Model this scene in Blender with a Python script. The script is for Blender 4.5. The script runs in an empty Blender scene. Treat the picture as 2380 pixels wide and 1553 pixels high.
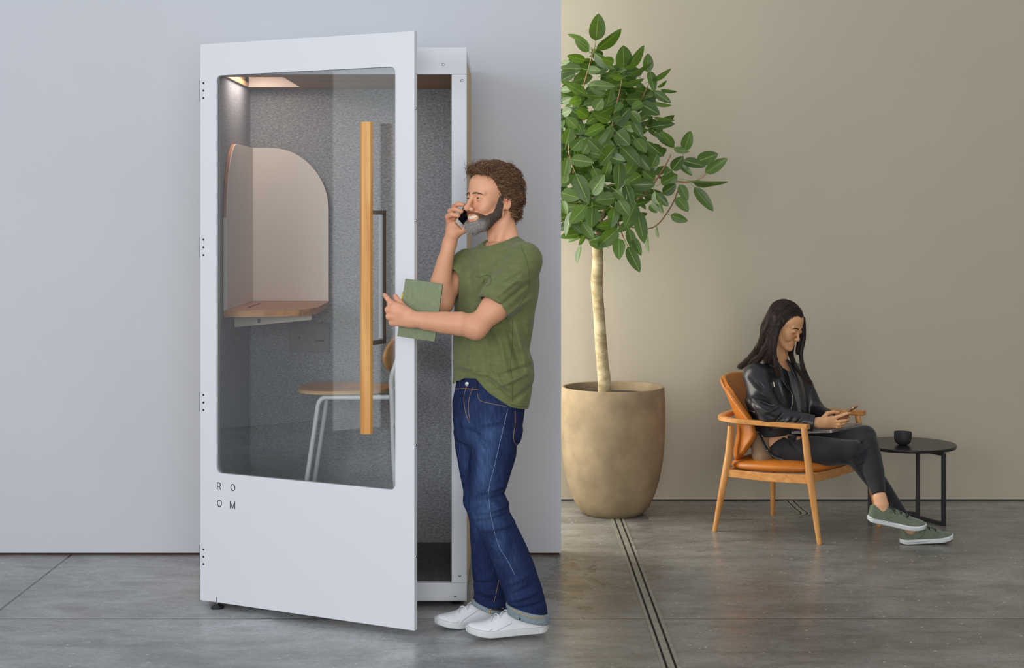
import bpy, bmesh, math, random
import numpy as np
from mathutils import Vector, Matrix, noise
random.seed(7)
SC = bpy.context.scene
COL = SC.collection
FPX, CX, HY, HC = 3670.0, 1190.0, 495.0, 1.62
def P(px, py, Y):
    return Vector(((px-CX)/FPX*Y, Y, HC-(py-HY)/FPX*Y))
def G(px, py, z=0.0):
    Y = FPX*(HC-z)/(py-HY)
    return Vector(((px-CX)/FPX*Y, Y, z))
def lin(c):
    c = c/255.0
    return c/12.92 if c <= .04045 else ((c+.055)/1.055)**2.4
def rgb(r, g, b):
    return (lin(r), lin(g), lin(b), 1.0)
# ---------------------------------------------------------------- materials
MATS = {}
def mat(name, col, rough=.5, metal=0., spec=.5, var=0., vscale=8., bump=0., bscale=60., coat=0., stretch=None,
        trans=0., col2=None, sheen=0., sss=0.):
    if name in MATS: return MATS[name]
    m = bpy.data.materials.new(name); m.use_nodes = True
    nt = m.node_tree; b = nt.nodes['Principled BSDF']
    b.inputs['Base Color'].default_value = col
    b.inputs['Roughness'].default_value = rough
    b.inputs['Metallic'].default_value = metal
    b.inputs['Specular IOR Level'].default_value = spec
    b.inputs['Coat Weight'].default_value = coat
    b.inputs['Sheen Weight'].default_value = sheen
    if sss:
        b.inputs['Subsurface Weight'].default_value = sss
        b.inputs['Subsurface Radius'].default_value = (.012, .005, .003)
        b.inputs['Subsurface Scale'].default_value = 1.0
    tc = None
    def coords():
        nonlocal tc
        if tc is None:
            t = nt.nodes.new('ShaderNodeTexCoord')
            mp = nt.nodes.new('ShaderNodeMapping')
            nt.links.new(t.outputs['Object'], mp.inputs['Vector'])
            if stretch: mp.inputs['Scale'].default_value = stretch
            tc = mp.outputs['Vector']
        return tc
    if var > 0:
        n = nt.nodes.new('ShaderNodeTexNoise'); n.inputs['Scale'].default_value = vscale
        n.inputs['Detail'].default_value = 6; n.inputs['Roughness'].default_value = .6
        nt.links.new(coords(), n.inputs['Vector'])
        r = nt.nodes.new('ShaderNodeValToRGB')
        c2 = col2 or tuple(min(1, x*(1+var)) for x in col[:3])+(1,)
        c1 = tuple(x*(1-var) for x in col[:3])+(1,) if not col2 else col
        r.color_ramp.elements[0].position = .35; r.color_ramp.elements[0].color = c1
        r.color_ramp.elements[1].position = .65; r.color_ramp.elements[1].color = c2
        nt.links.new(n.outputs['Fac'], r.inputs['Fac'])
        nt.links.new(r.outputs['Color'], b.inputs['Base Color'])
    if bump > 0:
        n = nt.nodes.new('ShaderNodeTexNoise'); n.inputs['Scale'].default_value = bscale
        n.inputs['Detail'].default_value = 4
        nt.links.new(coords(), n.inputs['Vector'])
        bp = nt.nodes.new('ShaderNodeBump'); bp.inputs['Strength'].default_value = bump
        bp.inputs['Distance'].default_value = .002
        nt.links.new(n.outputs['Fac'], bp.inputs['Height'])
        nt.links.new(bp.outputs['Normal'], b.inputs['Normal'])
    MATS[name] = m
    return m
def wood(name, c1, c2, axis='z', rough=.45, scale=1.0):
    if name in MATS: return MATS[name]
    m = bpy.data.materials.new(name); m.use_nodes = True; nt = m.node_tree; b = nt.nodes['Principled BSDF']
    b.inputs['Roughness'].default_value = rough
    t = nt.nodes.new('ShaderNodeTexCoord'); mp = nt.nodes.new('ShaderNodeMapping')
    s = [38*scale]*3; s['xyz'.index(axis)] = 1.6*scale
    mp.inputs['Scale'].default_value = s
    n = nt.nodes.new('ShaderNodeTexNoise'); n.inputs['Scale'].default_value = 1.0; n.inputs['Detail'].default_value = 5
    n.inputs['Distortion'].default_value = .6
    r = nt.nodes.new('ShaderNodeValToRGB')
    r.color_ramp.elements[0].position = .3; r.color_ramp.elements[0].color = c1
    r.color_ramp.elements[1].position = .7; r.color_ramp.elements[1].color = c2
    nt.links.new(t.outputs['Object'], mp.inputs['Vector']); nt.links.new(mp.outputs['Vector'], n.inputs['Vector'])
    nt.links.new(n.outputs['Fac'], r.inputs['Fac']); nt.links.new(r.outputs['Color'], b.inputs['Base Color'])
    MATS[name] = m
    return m
# ---------------------------------------------------------------- objects
def link(name, me, m=None, parent=None, smooth=False):
    o = bpy.data.objects.new(name, me); COL.objects.link(o)
    if m is not None:
        me.materials.clear(); me.materials.append(m)
    if parent is not None: o.parent = parent
    if smooth:
        me.polygons.foreach_set('use_smooth', [True]*len(me.polygons)); me.update()
    return o
def mesh_from(verts, faces, name='m'):
    me = bpy.data.meshes.new(name); me.from_pydata([tuple(v) for v in verts], [], faces); me.validate(); me.update()
    return me
def tag(o, label=None, cat=None, group=None, kind=None):
    if label: o['label'] = label
    if cat: o['category'] = cat
    if group: o['group'] = group
    if kind: o['kind'] = kind
    return o
def thing(name, label, cat, loc=(0, 0, 0)):
    # the empty stays unrotated at the thing's base; children are built in world space and shifted by parent()
    o = bpy.data.objects.new(name, None); o.empty_display_size = .1; COL.objects.link(o)
    o.location = loc
    return tag(o, label, cat)
def adopt(o, parent):
    # parent while keeping the world position (all meshes here are modelled in world space)
    loc = Vector((0, 0, 0)); p = parent
    while p is not None:
        loc += Vector(p.location); p = p.parent
    o.parent = parent; o.location = Vector(o.location)-loc
    return o
class MB:
    def __init__(s): s.bm = bmesh.new()
    def box(s, x0, x1, y0, y1, z0, z1, M=None, bev=0., seg=2):
        v = [s.bm.verts.new((x, y, z)) for x in (x0, x1) for y in (y0, y1) for z in (z0, z1)]
        f = [(0, 1, 3, 2), (4, 6, 7, 5), (0, 4, 5, 1), (2, 3, 7, 6), (0, 2, 6, 4), (1, 5, 7, 3)]
        fs = [s.bm.faces.new([v[i] for i in q]) for q in f]
        if bev > 0:
            es = list({e for q in fs for e in q.edges})
            r = bmesh.ops.bevel(s.bm, geom=es, offset=bev, segments=seg, affect='EDGES', profile=.5)
            v = list({w for q in r['faces'] for w in q.verts} | {w for q in fs if q.is_valid for w in q.verts})
        if M is not None: bmesh.ops.transform(s.bm, matrix=M, verts=v)
        return s
    def prism(s, pts, d, M=None):
        """pts: closed 2-D outline -> local (x, z) plane, extruded along local y from 0 to d."""
        a = [s.bm.verts.new((p[0], 0, p[1])) for p in pts]; b = [s.bm.verts.new((p[0], d, p[1])) for p in pts]
        n = len(pts)
        s.bm.faces.new(a); s.bm.faces.new(b[::-1])
        for i in range(n): s.bm.faces.new([a[i], b[i], b[(i+1) % n], a[(i+1) % n]])
        if M is not None: bmesh.ops.transform(s.bm, matrix=M, verts=a+b)
        return s
    def ring_prism(s, outer, inner, d, M=None):
        """frame: outer and inner outlines with the same number of points."""
        n = len(outer)
        A = [s.bm.verts.new((p[0], 0, p[1])) for p in outer]; B = [s.bm.verts.new((p[0], 0, p[1])) for p in inner]
        C_ = [s.bm.verts.new((p[0], d, p[1])) for p in outer]; D = [s.bm.verts.new((p[0], d, p[1])) for p in inner]
        for i in range(n):
            j = (i+1) % n
            s.bm.faces.new([A[i], A[j], B[j], B[i]]); s.bm.faces.new([C_[j], C_[i], D[i], D[j]])
            s.bm.faces.new([A[j], A[i], C_[i], C_[j]]); s.bm.faces.new([B[i], B[j], D[j], D[i]])
        if M is not None: bmesh.ops.transform(s.bm, matrix=M, verts=A+B+C_+D)
        return s
    def tube(s, pts, r, n=12, closed=False, flat=None):
        pts = [Vector(p) for p in pts]
        rs = r if isinstance(r, (list, tuple)) else [r]*len(pts)
        rings = []; up = None; N = len(pts)
        for i, p in enumerate(pts):
            if closed: t = pts[(i+1) % N]-pts[i-1]
            else: t = pts[min(i+1, N-1)]-pts[max(i-1, 0)]
            if t.length < 1e-9: t = Vector((0, 0, 1))
            t.normalize()
            if up is None:
                up = Vector((0, 0, 1)) if abs(t.z) < .9 else Vector((1, 0, 0))
            x = up.cross(t)
            if x.length < 1e-6: x = Vector((1, 0, 0)).cross(t)
            x.normalize(); up = t.cross(x).normalized()
            fx = flat if flat else 1.
            rings.append([s.bm.verts.new(p+x*math.cos(2*math.pi*k/n)*rs[i]+up*math.sin(2*math.pi*k/n)*rs[i]*fx) for k in range(n)])
        for i in range(N if closed else N-1):
            a, b = rings[i], rings[(i+1) % N]
            for k in range(n): s.bm.faces.new([a[k], a[(k+1) % n], b[(k+1) % n], b[k]])
        if not closed:
            s.bm.faces.new(rings[0][::-1]); s.bm.faces.new(rings[-1])
        return s
    def lathe(s, prof, c=(0, 0, 0), n=48, M=None):
        """prof [(r,z)...] top/bottom closed when r==0"""
        rings = []; vs = []
        for r, z in prof:
            if r < 1e-6: g = [s.bm.verts.new((c[0], c[1], c[2]+z))]
            else: g = [s.bm.verts.new((c[0]+r*math.cos(2*math.pi*k/n), c[1]+r*math.sin(2*math.pi*k/n), c[2]+z)) for k in range(n)]
            rings.append(g); vs += g
        for a, b in zip(rings, rings[1:]):
            for k in range(n):
                j = (k+1) % n
                if len(a) == 1 and len(b) == 1: continue
                if len(a) == 1: s.bm.faces.new([a[0], b[j], b[k]])
                elif len(b) == 1: s.bm.faces.new([a[k], a[j], b[0]])
                else: s.bm.faces.new([a[k], a[j], b[j], b[k]])
        if M is not None: bmesh.ops.transform(s.bm, matrix=M, verts=vs)
        return s
    def done(s, name, m, parent=None, smooth=False, sub=0, bevel=0.):
        bmesh.ops.recalc_face_normals(s.bm, faces=s.bm.faces)
        me = bpy.data.meshes.new(name); s.bm.to_mesh(me); s.bm.free()
        o = link(name, me, m, None, smooth)
        if parent is not None: adopt(o, parent)
        if bevel:
            md = o.modifiers.new('bevel', 'BEVEL'); md.width = bevel; md.segments = 3; md.limit_method = 'ANGLE'
            md.angle_limit = math.radians(35)
        if sub:
            md = o.modifiers.new('sub', 'SUBSURF'); md.levels = sub; md.render_levels = sub
        if smooth and not sub:
            try:
                me.set_sharp_from_angle(angle=math.radians(40))
            except Exception: pass
        return o
def rrect(x0, x1, z0, z1, r, n=6):
    out = []
    for cx, cz, a0 in ((x1-r, z1-r, 0), (x0+r, z1-r, 90), (x0+r, z0+r, 180), (x1-r, z0+r, 270)):
        for k in range(n+1):
            a = math.radians(a0+90*k/n); out.append((cx+r*math.cos(a), cz+r*math.sin(a)))
    return out
def frame_M(o, ex, ey, ez):
    M = Matrix.Identity(4)
    for i, v in enumerate((Vector(ex), Vector(ey), Vector(ez))):
        for k in range(3): M[k][i] = v[k]
    for k in range(3): M[k][3] = o[k]
    return M
def smoothpath(pts, n=6):
    """Catmull-Rom resample"""
    pts = [Vector(p) for p in pts]; out = []
    for i in range(len(pts)-1):
        p0 = pts[max(i-1, 0)]; p1 = pts[i]; p2 = pts[i+1]; p3 = pts[min(i+2, len(pts)-1)]
        for k in range(n):
            t = k/n
            out.append(.5*((2*p1)+(-p0+p2)*t+(2*p0-5*p1+4*p2-p3)*t*t+(-p0+3*p1-3*p2+p3)*t**3))
    out.append(pts[-1])
    return out
# ================================================================ camera and light
cam = bpy.data.cameras.new('camera'); camo = bpy.data.objects.new('camera', cam); COL.objects.link(camo)
camo.location = (0, 0, HC); camo.rotation_euler = (math.radians(90), 0, 0)
cam.sensor_width = 36.; cam.lens = 36.*FPX/2380; cam.sensor_fit = 'HORIZONTAL'
cam.shift_y = -(1553/2-HY)/2380
SC.camera = camo
SC.view_settings.view_transform = 'Standard'; SC.view_settings.look = 'None'
SC.view_settings.gamma = 1; SC.view_settings.exposure = 0.0
w = bpy.data.worlds.new('world'); SC.world = w; w.use_nodes = True
w.node_tree.nodes['Background'].inputs['Color'].default_value = (.89, .94, 1, 1)
w.node_tree.nodes['Background'].inputs['Strength'].default_value = .6
def area(name, loc, tgt, sx, sy, power, col):
    l = bpy.data.lights.new(name, 'AREA'); l.shape = 'RECTANGLE'; l.size = sx; l.size_y = sy
    l.energy = power; l.color = col
    o = bpy.data.objects.new(name, l); COL.objects.link(o); o.location = loc
    o.rotation_euler = (Vector(tgt)-Vector(loc)).to_track_quat('-Z', 'Y').to_euler()
    return o
# added lights on the left and in front, and daylight of the window at the end of the passage behind the white wall
area('panel_light_left', (-4.9, 2.55, 1.55), (0, 2.55, 1.55), 2.87, 2.88, 21, (.9, .96, 1))  # added emitter for the bright board mirrored in the door glass
area('key_light_front_left', (-4.4, -.9, 2.6), (-.2, 7.2, 1.3), 3.0, 2.6, 176, (.94, .97, 1))  # added key light from the front left, no window known there
area('daylight_passage_window', (-1.0, 8.24, 1.75), (6., 8.24, 1.5), 1.1, 3.0, 85, (1, .95, .86))
area('fill_light_front', (.5, -3.4, 2.1), (-.5, 7, 1.2), 4.0, 2.6, 270, (1, .97, .93))  # added frontal light for the booth opening and stile, source unseen
SC.cycles.caustics_reflective = False; SC.cycles.caustics_refractive = False
# ================================================================ room shell
def painted(name, col, rough=.7):
    m = mat(name, col, rough, spec=.25, var=.015, vscale=1.3, bump=.04, bscale=220.)
    return m
m_cool = painted('cool_white_paint', rgb(203, 206, 214))
m_warm = painted('warm_grey_paint', rgb(178, 170, 153))
YL, YR = 7.47, 8.887
XE = (1304-CX)/FPX*YL
def struct(name, mb, m, smooth=False):
    o = mb.done(name, m, smooth=smooth); tag(o, kind='structure'); return o
struct('wall_back', MB().box(-6.2, XE, YL, YL+.10, .012, 3.6), m_cool)
struct('trim_1', MB().box(-6.2, XE-.01, YL+.012, YL+.09, 0.0, .012), mat('brown_gap_shade', rgb(72, 48, 40), .9))  # reddish base strip, coloured dark to carry the shade of the gap
struct('wall_far', MB().box(-6.2, 6.6, YR, YR+.12, .008, 3.6), m_warm)
struct('trim_2', MB().box(-6.2, 6.6, YR+.012, YR+.1, 0., .008), mat('shadow_gap', rgb(40, 36, 32), .9))
struct('wall_left', MB().box(-6.3, -6.2, -4, 9.0, 0, 3.6), m_cool)
struct('wall_right', MB().box(6.6, 6.7, -4, 9.0, 0, 3.6), m_warm)
# ---- concrete floor
def floor_mat():
    m = bpy.data.materials.new('worn_concrete'); m.use_nodes = True; nt = m.node_tree; N = nt.nodes; L = nt.links
    b = N['Principled BSDF']
    t = N.new('ShaderNodeTexCoord')
    def mapped(s):
        mp = N.new('ShaderNodeMapping'); mp.inputs['Scale'].default_value = s
        L.new(t.outputs['Object'], mp.inputs['Vector']); return mp.outputs['Vector']
    def nz(vec, scale, det=6, ro=.6, dist=0.):
        n = N.new('ShaderNodeTexNoise'); n.inputs['Scale'].default_value = scale; n.inputs['Detail'].default_value = det
        n.inputs['Roughness'].default_value = ro; n.inputs['Distortion'].default_value = dist
        L.new(vec, n.inputs['Vector']); return n.outputs['Fac']
    def ramp(f, stops):
        r = N.new('ShaderNodeValToRGB'); e = r.color_ramp.elements
        e[0].position, e[0].color = stops[0]; e[1].position, e[1].color = stops[-1]
        for p, c in stops[1:-1]:
            q = e.new(p); q.color = c
        L.new(f, r.inputs['Fac']); return r.outputs['Color']
    def mix(a, bb, f, mode='MIX'):
        x = N.new('ShaderNodeMix'); x.data_type = 'RGBA'; x.blend_type = mode
        if isinstance(f, float): x.inputs['Factor'].default_value = f
        else: L.new(f, x.inputs['Factor'])
        for s, v in (('A', a), ('B', bb)):
            i = [q for q in x.inputs if q.name == s and q.type == 'RGBA'][0]
            if isinstance(v, tuple): i.default_value = v
            else: L.new(v, i)
        return [q for q in x.outputs if q.type == 'RGBA'][0]
    K = (0, 0, 0, 1); W = (1, 1, 1, 1)
    iso = mapped((1, 1, 1)); st = mapped((.7, 1.6, 1))
    big = nz(iso, .8, 4, .55)
    base = ramp(big, [(.35, rgb(136, 137, 136)), (.5, rgb(158, 159, 159)), (.68, rgb(181, 183, 184))])
    mid = nz(st, 5, 8, .68, .6)
    base = mix(base, ramp(mid, [(.33, (.58, .57, .55, 1)), (.5, (.95, .95, .95, 1)), (.7, (1.32, 1.33, 1.34, 1))]), .85, 'MULTIPLY')
    fine = nz(st, 60, 6, .75)
    base = mix(base, ramp(fine, [(.36, (.62, .62, .62, 1)), (.5, (1, 1, 1, 1)), (.66, (1.28, 1.28, 1.28, 1))]), .75, 'MULTIPLY')
    grit = nz(st, 190, 4, .7)
    base = mix(base, ramp(grit, [(.34, (.55, .55, .55, 1)), (.5, (1, 1, 1, 1)), (.68, (1.35, 1.35, 1.35, 1))]), .8, 'MULTIPLY')
    scr = nz(mapped((.5, 3.2, 1)), 42, 6, .85, 3.5)
    base = mix(base, rgb(200, 198, 190), ramp(scr, [(.63, K), (.70, (.75, .75, .75, 1))]))
    # brown rusty tints
    br = nz(iso, 2.1, 5, .6)
    base = mix(base, rgb(112, 92, 72), ramp(br, [(.56, K), (.75, (.35, .35, .35, 1))]))
    # dimmer light right of the white wall, painted in as a darker brown tint
    sepx = N.new('ShaderNodeSeparateXYZ'); L.new(t.outputs['Object'], sepx.inputs[0])
    ax = N.new('ShaderNodeMath'); ax.operation = 'MULTIPLY_ADD'; L.new(nz(iso, 1.3, 5, .6), ax.inputs[0]); ax.inputs[1].default_value = 1.2; L.new(sepx.outputs['X'], ax.inputs[2])
    base = mix(base, (.66, .63, .575, 1), ramp(ax.outputs[0], [(.35, K), (.95, W)]), 'MULTIPLY')
    # white scuffs
    sc = nz(mapped((1, 2.2, 1)), 17, 9, .82, 2.5)
    base = mix(base, rgb(192, 192, 188), ramp(sc, [(.60, K), (.70, (.8, .8, .8, 1))]))
    vo = N.new('ShaderNodeTexVoronoi'); vo.inputs['Scale'].default_value = 16; L.new(iso, vo.inputs['Vector'])
    base = mix(base, rgb(212, 210, 200), ramp(vo.outputs['Distance'], [(.0, W), (.075, W), (.1, K)]) if False else ramp(vo.outputs['Distance'], [(.05, W), (.09, K)]))
    dk = nz(iso, 26, 7, .8, 1.5)
    base = mix(base, rgb(48, 43, 40), ramp(dk, [(.66, K), (.74, (.75, .75, .75, 1))]))
    # joints between slabs: lines of constant x or y
    sep = N.new('ShaderNodeSeparateXYZ'); L.new(t.outputs['Object'], sep.inputs[0])
    def line(out, pos, wdt):
        a = N.new('ShaderNodeMath'); a.operation = 'SUBTRACT'; L.new(out, a.inputs[0]); a.inputs[1].default_value = pos
        c = N.new('ShaderNodeMath'); c.operation = 'ABSOLUTE'; L.new(a.outputs[0], c.inputs[0])
        d = N.new('ShaderNodeMath'); d.operation = 'LESS_THAN'; L.new(c.outputs[0], d.inputs[0]); d.inputs[1].default_value = wdt
        return d.outputs[0]
    for o_, pos, wd in ((sep.outputs['Y'], 6.30, .004), (sep.outputs['X'], -2.088, .005), (sep.outputs['Y'], 3.2, .004), (sep.outputs['X'], 4.2, .004)):
        base = mix(base, rgb(58, 48, 40), line(o_, pos, wd))
    # flaking patch beside the end of the white wall
    def dist2(cx, cy, rx, ry):
        v = N.new('ShaderNodeMapping'); v.vector_type = 'POINT'
        v.inputs['Location'].default_value = (-cx/rx, -cy/ry, 0); v.inputs['Scale'].default_value = (1/rx, 1/ry, 0)
        L.new(t.outputs['Object'], v.inputs['Vector'])
        ln = N.new('ShaderNodeVectorMath'); ln.operation = 'LENGTH'; L.new(v.outputs[0], ln.inputs[0]); return ln.outputs['Value']
    pd = dist2(.25, 6.95, .17, .75)
    pn = nz(mapped((1, .7, 1)), 7.5, 5, .6, 1.2)
    s_ = N.new('ShaderNodeMath'); s_.operation = 'MULTIPLY_ADD'; L.new(pd, s_.inputs[0]); s_.inputs[1].default_value = .28; L.new(pn, s_.inputs[2])
    base = mix(base, rgb(84, 74, 60), ramp(s_.outputs[0], [(.60, (.75, .75, .75, 1)), (.62, K)]))
    edge = ramp(s_.outputs[0], [(.585, K), (.605, W), (.625, K)])
    base = mix(base, rgb(45, 38, 32), edge)
    L.new(base, b.inputs['Base Color'])
    rr = nz(st, 7, 6, .7)
    L.new(ramp(rr, [(.3, (.16, .16, .16, 1)), (.7, (.38, .38, .38, 1))]), b.inputs['Roughness'])
    b.inputs['Specular IOR Level'].default_value = .62
    bp = N.new('ShaderNodeBump'); bp.inputs['Strength'].default_value = .25; bp.inputs['Distance'].default_value = .003
    L.new(mid, bp.inputs['Height']); L.new(bp.outputs[0], b.inputs['Normal'])
    return m
m_floor = floor_mat()
fl = MB()
fl.box(-6.3, 6.7, -4, 9.0, -.05, 0)
fo = struct('floor', fl, m_floor)
# ---- steel double track let into the floor
m_rail = mat('dull_steel_strip', rgb(146, 142, 131), .4, .1, var=.2, vscale=30)
m_slot = mat('dark_slot', rgb(14, 13, 12), .9)
def track(name, pts, label):
    t = thing(name, label, 'floor track', (pts[0][0], pts[0][1], 0))
    pts = [Vector((p[0], p[1], 0)) for p in pts]
    def strip(off, wd, z, nm, m):
        mb = MB(); L_ = []; R_ = []
        for i, p in enumerate(pts):
            d = (pts[min(i+1, len(pts)-1)]-pts[max(i-1, 0)]).normalized(); s = Vector((d.y, -d.x, 0))
            L_.append([mb.bm.verts.new(p+s*(off-wd/2)+Vector((0, 0, zz))) for zz in (.0002, z)])
            R_.append([mb.bm.verts.new(p+s*(off+wd/2)+Vector((0, 0, zz))) for zz in (.0002, z)])
        for i in range(len(pts)-1):
            mb.bm.faces.new([L_[i][1], L_[i+1][1], R_[i+1][1], R_[i][1]])
            mb.bm.faces.new([L_[i][0], L_[i+1][0], L_[i+1][1], L_[i][1]])
            mb.bm.faces.new([R_[i][0], R_[i][1], R_[i+1][1], R_[i+1][0]])
        mb.done(nm, m, t)
    strip(0, .058, .0012, 'slot', m_slot)
    for o_, w_ in ((-.0275, .013), (0, .024), (.0275, .013)): strip(o_, w_, .003, 'steel_strip', m_rail)
    return t
track('floor_track', [(.5685, 3.0), (.567, 6), (.563, 7.5), (.556, 8.75)], 'long straight steel double track set in the floor beside the planter')
arc = [(1.562, 8.88), (1.567, 8.62), (1.575, 8.52)]
for k in range(1, 9):
    a = math.radians(90*k/8); arc.append((1.575-.13*(1-math.cos(a)), 8.52-.11*math.sin(a)))
arc += [(1.2, 8.405), (.9, 8.39), (.72, 8.375)]
track('floor_track', arc, 'curved steel track in the floor behind the leather armchair')
# ================================================================ phone booth
m_white = mat('white_powder_coat', rgb(221, 223, 229), .38, spec=.4)
m_frame = mat('pale_grey_coat', rgb(222, 226, 234), .4, spec=.4)
m_ply = mat('raw_birch_edge', rgb(203, 176, 132), .6, var=.06, vscale=20)
m_oak = wood('oiled_oak', rgb(196, 130, 62), rgb(232, 178, 104), 'z', .42)
m_oakx = wood('oiled_oak_x', rgb(176, 112, 58), rgb(226, 168, 100), 'x', .42)
m_screw = mat('zinc_screw', rgb(150, 152, 155), .3, 1.)
m_dark = mat('black_plastic', rgb(26, 26, 28), .45)
m_bronze = mat('dark_bronze_metal', rgb(98, 86, 80), .4, .5)
m_chrome = mat('bright_steel', rgb(190, 194, 198), .2, 1.)
def felt(name, a, b_, c):
    m = bpy.data.materials.new(name); m.use_nodes = True; nt = m.node_tree; b = nt.nodes['Principled BSDF']
    t = nt.nodes.new('ShaderNodeTexCoord'); mp = nt.nodes.new('ShaderNodeMapping'); mp.inputs['Scale'].default_value = (1, 1, 1.9)
    nt.links.new(t.outputs['Object'], mp.inputs['Vector'])
    n = nt.nodes.new('ShaderNodeTexNoise'); n.inputs['Scale'].default_value = 85; n.inputs['Detail'].default_value = 7
    n.inputs['Roughness'].default_value = .72; n.inputs['Distortion'].default_value = .5
    nt.links.new(mp.outputs[0], n.inputs['Vector'])
    r = nt.nodes.new('ShaderNodeValToRGB'); e = r.color_ramp.elements
    e[0].position = .36; e[0].color = a; e[1].position = .64; e[1].color = c; q = e.new(.5); q.color = b_
    nt.links.new(n.outputs['Fac'], r.inputs['Fac']); nt.links.new(r.outputs['Color'], b.inputs['Base Color'])
    b.inputs['Roughness'].default_value = .95; b.inputs['Specular IOR Level'].default_value = .1
    bp = nt.nodes.new('ShaderNodeBump'); bp.inputs['Strength'].default_value = .3; bp.inputs['Distance'].default_value = .002
    nt.links.new(n.outputs['Fac'], bp.inputs['Height']); nt.links.new(bp.outputs[0], b.inputs['Normal'])
    return m
m_felt = felt('grey_wool_felt', rgb(124, 126, 130), rgb(152, 154, 158), rgb(182, 184, 188))
m_carpet = felt('dark_carpet', rgb(88, 86, 84), rgb(106, 104, 102), rgb(126, 124, 122))
BX0, BX1, BY0, BY1 = -1.275, -.1865, 6.50, 7.40
BZ0, BZ1 = .0225, 2.302
IX0, IX1, IY1 = -1.211, -.245, 7.305
IZ0, IZ1 = .096, 2.193
booth = thing('phone_booth', 'tall white phone booth lined with grey felt, its glass door swung open', 'phone booth', (-.73, 6.9, 0))
def bpart(mb, name, m, **k): return mb.done(name, m, booth, **k)
# front frame
hd = bpart(MB().box(BX0, BX1, BY0, BY0+.03, 2.1915, BZ1), 'header', m_frame, bevel=.0012)
st_r = bpart(MB().box(-.2485, BX1, BY0, BY0+.03, .0975, 2.1905), 'front_stile', m_frame, bevel=.0012)
st_l = bpart(MB().box(BX0, BX0+.062, BY0, BY0+.03, .0975, 2.1905), 'front_stile', m_frame, bevel=.0012)
sill = bpart(MB().box(BX0, BX1, BY0, BY0+.03, BZ0, .0965), 'sill', m_frame, bevel=.0012)
def screw(par, c, nrm, r=.0055):
    q = Vector(nrm).to_track_quat('Z', 'Y').to_matrix().to_4x4(); q.translation = Vector(c)
    o = MB().lathe([(0, .0), (r, .0), (r, .0008), (r*.8, .0022), (r*.42, .0026), (r*.38, .0012), (0, .0012)], n=20, M=q).done('screw', m_screw, par, smooth=True)
    return o
for px, py, par in ((1030, 150, hd), (1073.5, 187, st_r), (1068.5, 1338, st_r), (1058, 1386, sill)):
    p = P(px, py, BY0); screw(par, p, (0, -1, 0))
# shell
bpart(MB().box(BX1-.058, BX1-.004, BY0+.03, 7.32, BZ0+.01, 2.26), 'side_panel', m_ply)
bpart(MB().box(BX0+.004, BX0+.058, BY0+.03, 7.32, BZ0+.01, 2.26), 'side_panel', m_ply)
bpart(MB().box(BX0+.004, BX1-.004, 7.32, 7.38, BZ0+.01, 2.26), 'back_panel', m_ply)
bpart(MB().box(BX0+.004, BX1-.004, BY0+.03, 7.38, 2.262, 2.295), 'roof', m_frame)
bpart(MB().box(BX0+.06, BX1-.06, BY0+.031, 7.318, BZ0+.012, IZ0-.004), 'floor_base', m_ply)
bpart(MB().box(IX0, IX1, BY0+.031, IY1, IZ0-.003, IZ0), 'carpet', m_carpet)
bpart(MB().box(IX0-.003, IX0, BY0+.031, IY1, IZ0, IZ1), 'felt_lining', m_felt)
bpart(MB().box(IX1, IX1+.003, BY0+.031, IY1, IZ0, IZ1), 'felt_lining', m_felt)
bpart(MB().box(IX0-.003, IX1+.003, IY1, IY1+.012, IZ0, IZ1), 'felt_lining', m_felt)
m_oakc = wood('oak_veneer', rgb(150, 112, 70), rgb(186, 146, 98), 'x', .5, .7)
# ceiling panel with the recess of the lamp
LX0, LX1, LY0, LY1 = IX0+.01, -.965, 6.66, 7.20
cp = MB()
cp.box(LX1, IX1, BY0+.03, IY1, IZ1, IZ1+.02)
cp.box(IX0, LX1, LY1, IY1, IZ1, IZ1+.02)
cp.box(IX0, LX1, BY0+.03, LY0, IZ1, IZ1+.02)
cp.box(IX0-.003, LX0, LY0, LY1, IZ1, IZ1+.02)
bpart(cp, 'ceiling_panel', m_oakc)
m_well = mat('cream_lamp_well', rgb(238, 226, 214), .5)
lw = MB()
lw.box(LX0, LX1, LY0, LY1, IZ1+.052, IZ1+.056)
lw.box(LX1-.003, LX1-.0005, LY0+.001, LY1-.001, IZ1+.001, IZ1+.052); lw.box(LX0+.001, LX1-.001, LY1-.003, LY1-.0005, IZ1+.001, IZ1+.052)
lw.box(LX0+.001, LX1-.001, LY0+.0005, LY0+.003, IZ1+.001, IZ1+.052)
lamp = bpart(lw, 'ceiling_lamp', m_well)
m_led = bpy.data.materials.new('lit_diffuser'); m_led.use_nodes = True
bb = m_led.node_tree.nodes['Principled BSDF']; bb.inputs['Emission Color'].default_value = (1, .84, .78, 1); bb.inputs['Emission Strength'].default_value = 20.
MB().box(LX0+.02, LX0+.10, LY0+.08, LY1-.12, IZ1+.044, IZ1+.050).done('diffuser', m_led, lamp)
# levelling feet
for (x, y) in ((P(500, 1400, 6.42).x, 6.47), (P(1063, 1400, 6.5).x, 6.56), (BX0+.08, 7.28), (BX1-.08, 7.28)):
    f = bpart(MB().lathe([(0, 0), (.026, 0), (.027, .006), (.022, .011), (.012, .015), (.009, .02), (0, .02)], (x, y, 0), 28), 'leveling_foot', m_dark, smooth=True)
    MB().lathe([(0, .018), (.006, .018), (.006, .046), (0, .046)], (x, y, 0), 14).done('threaded_rod', m_chrome, f)
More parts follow.
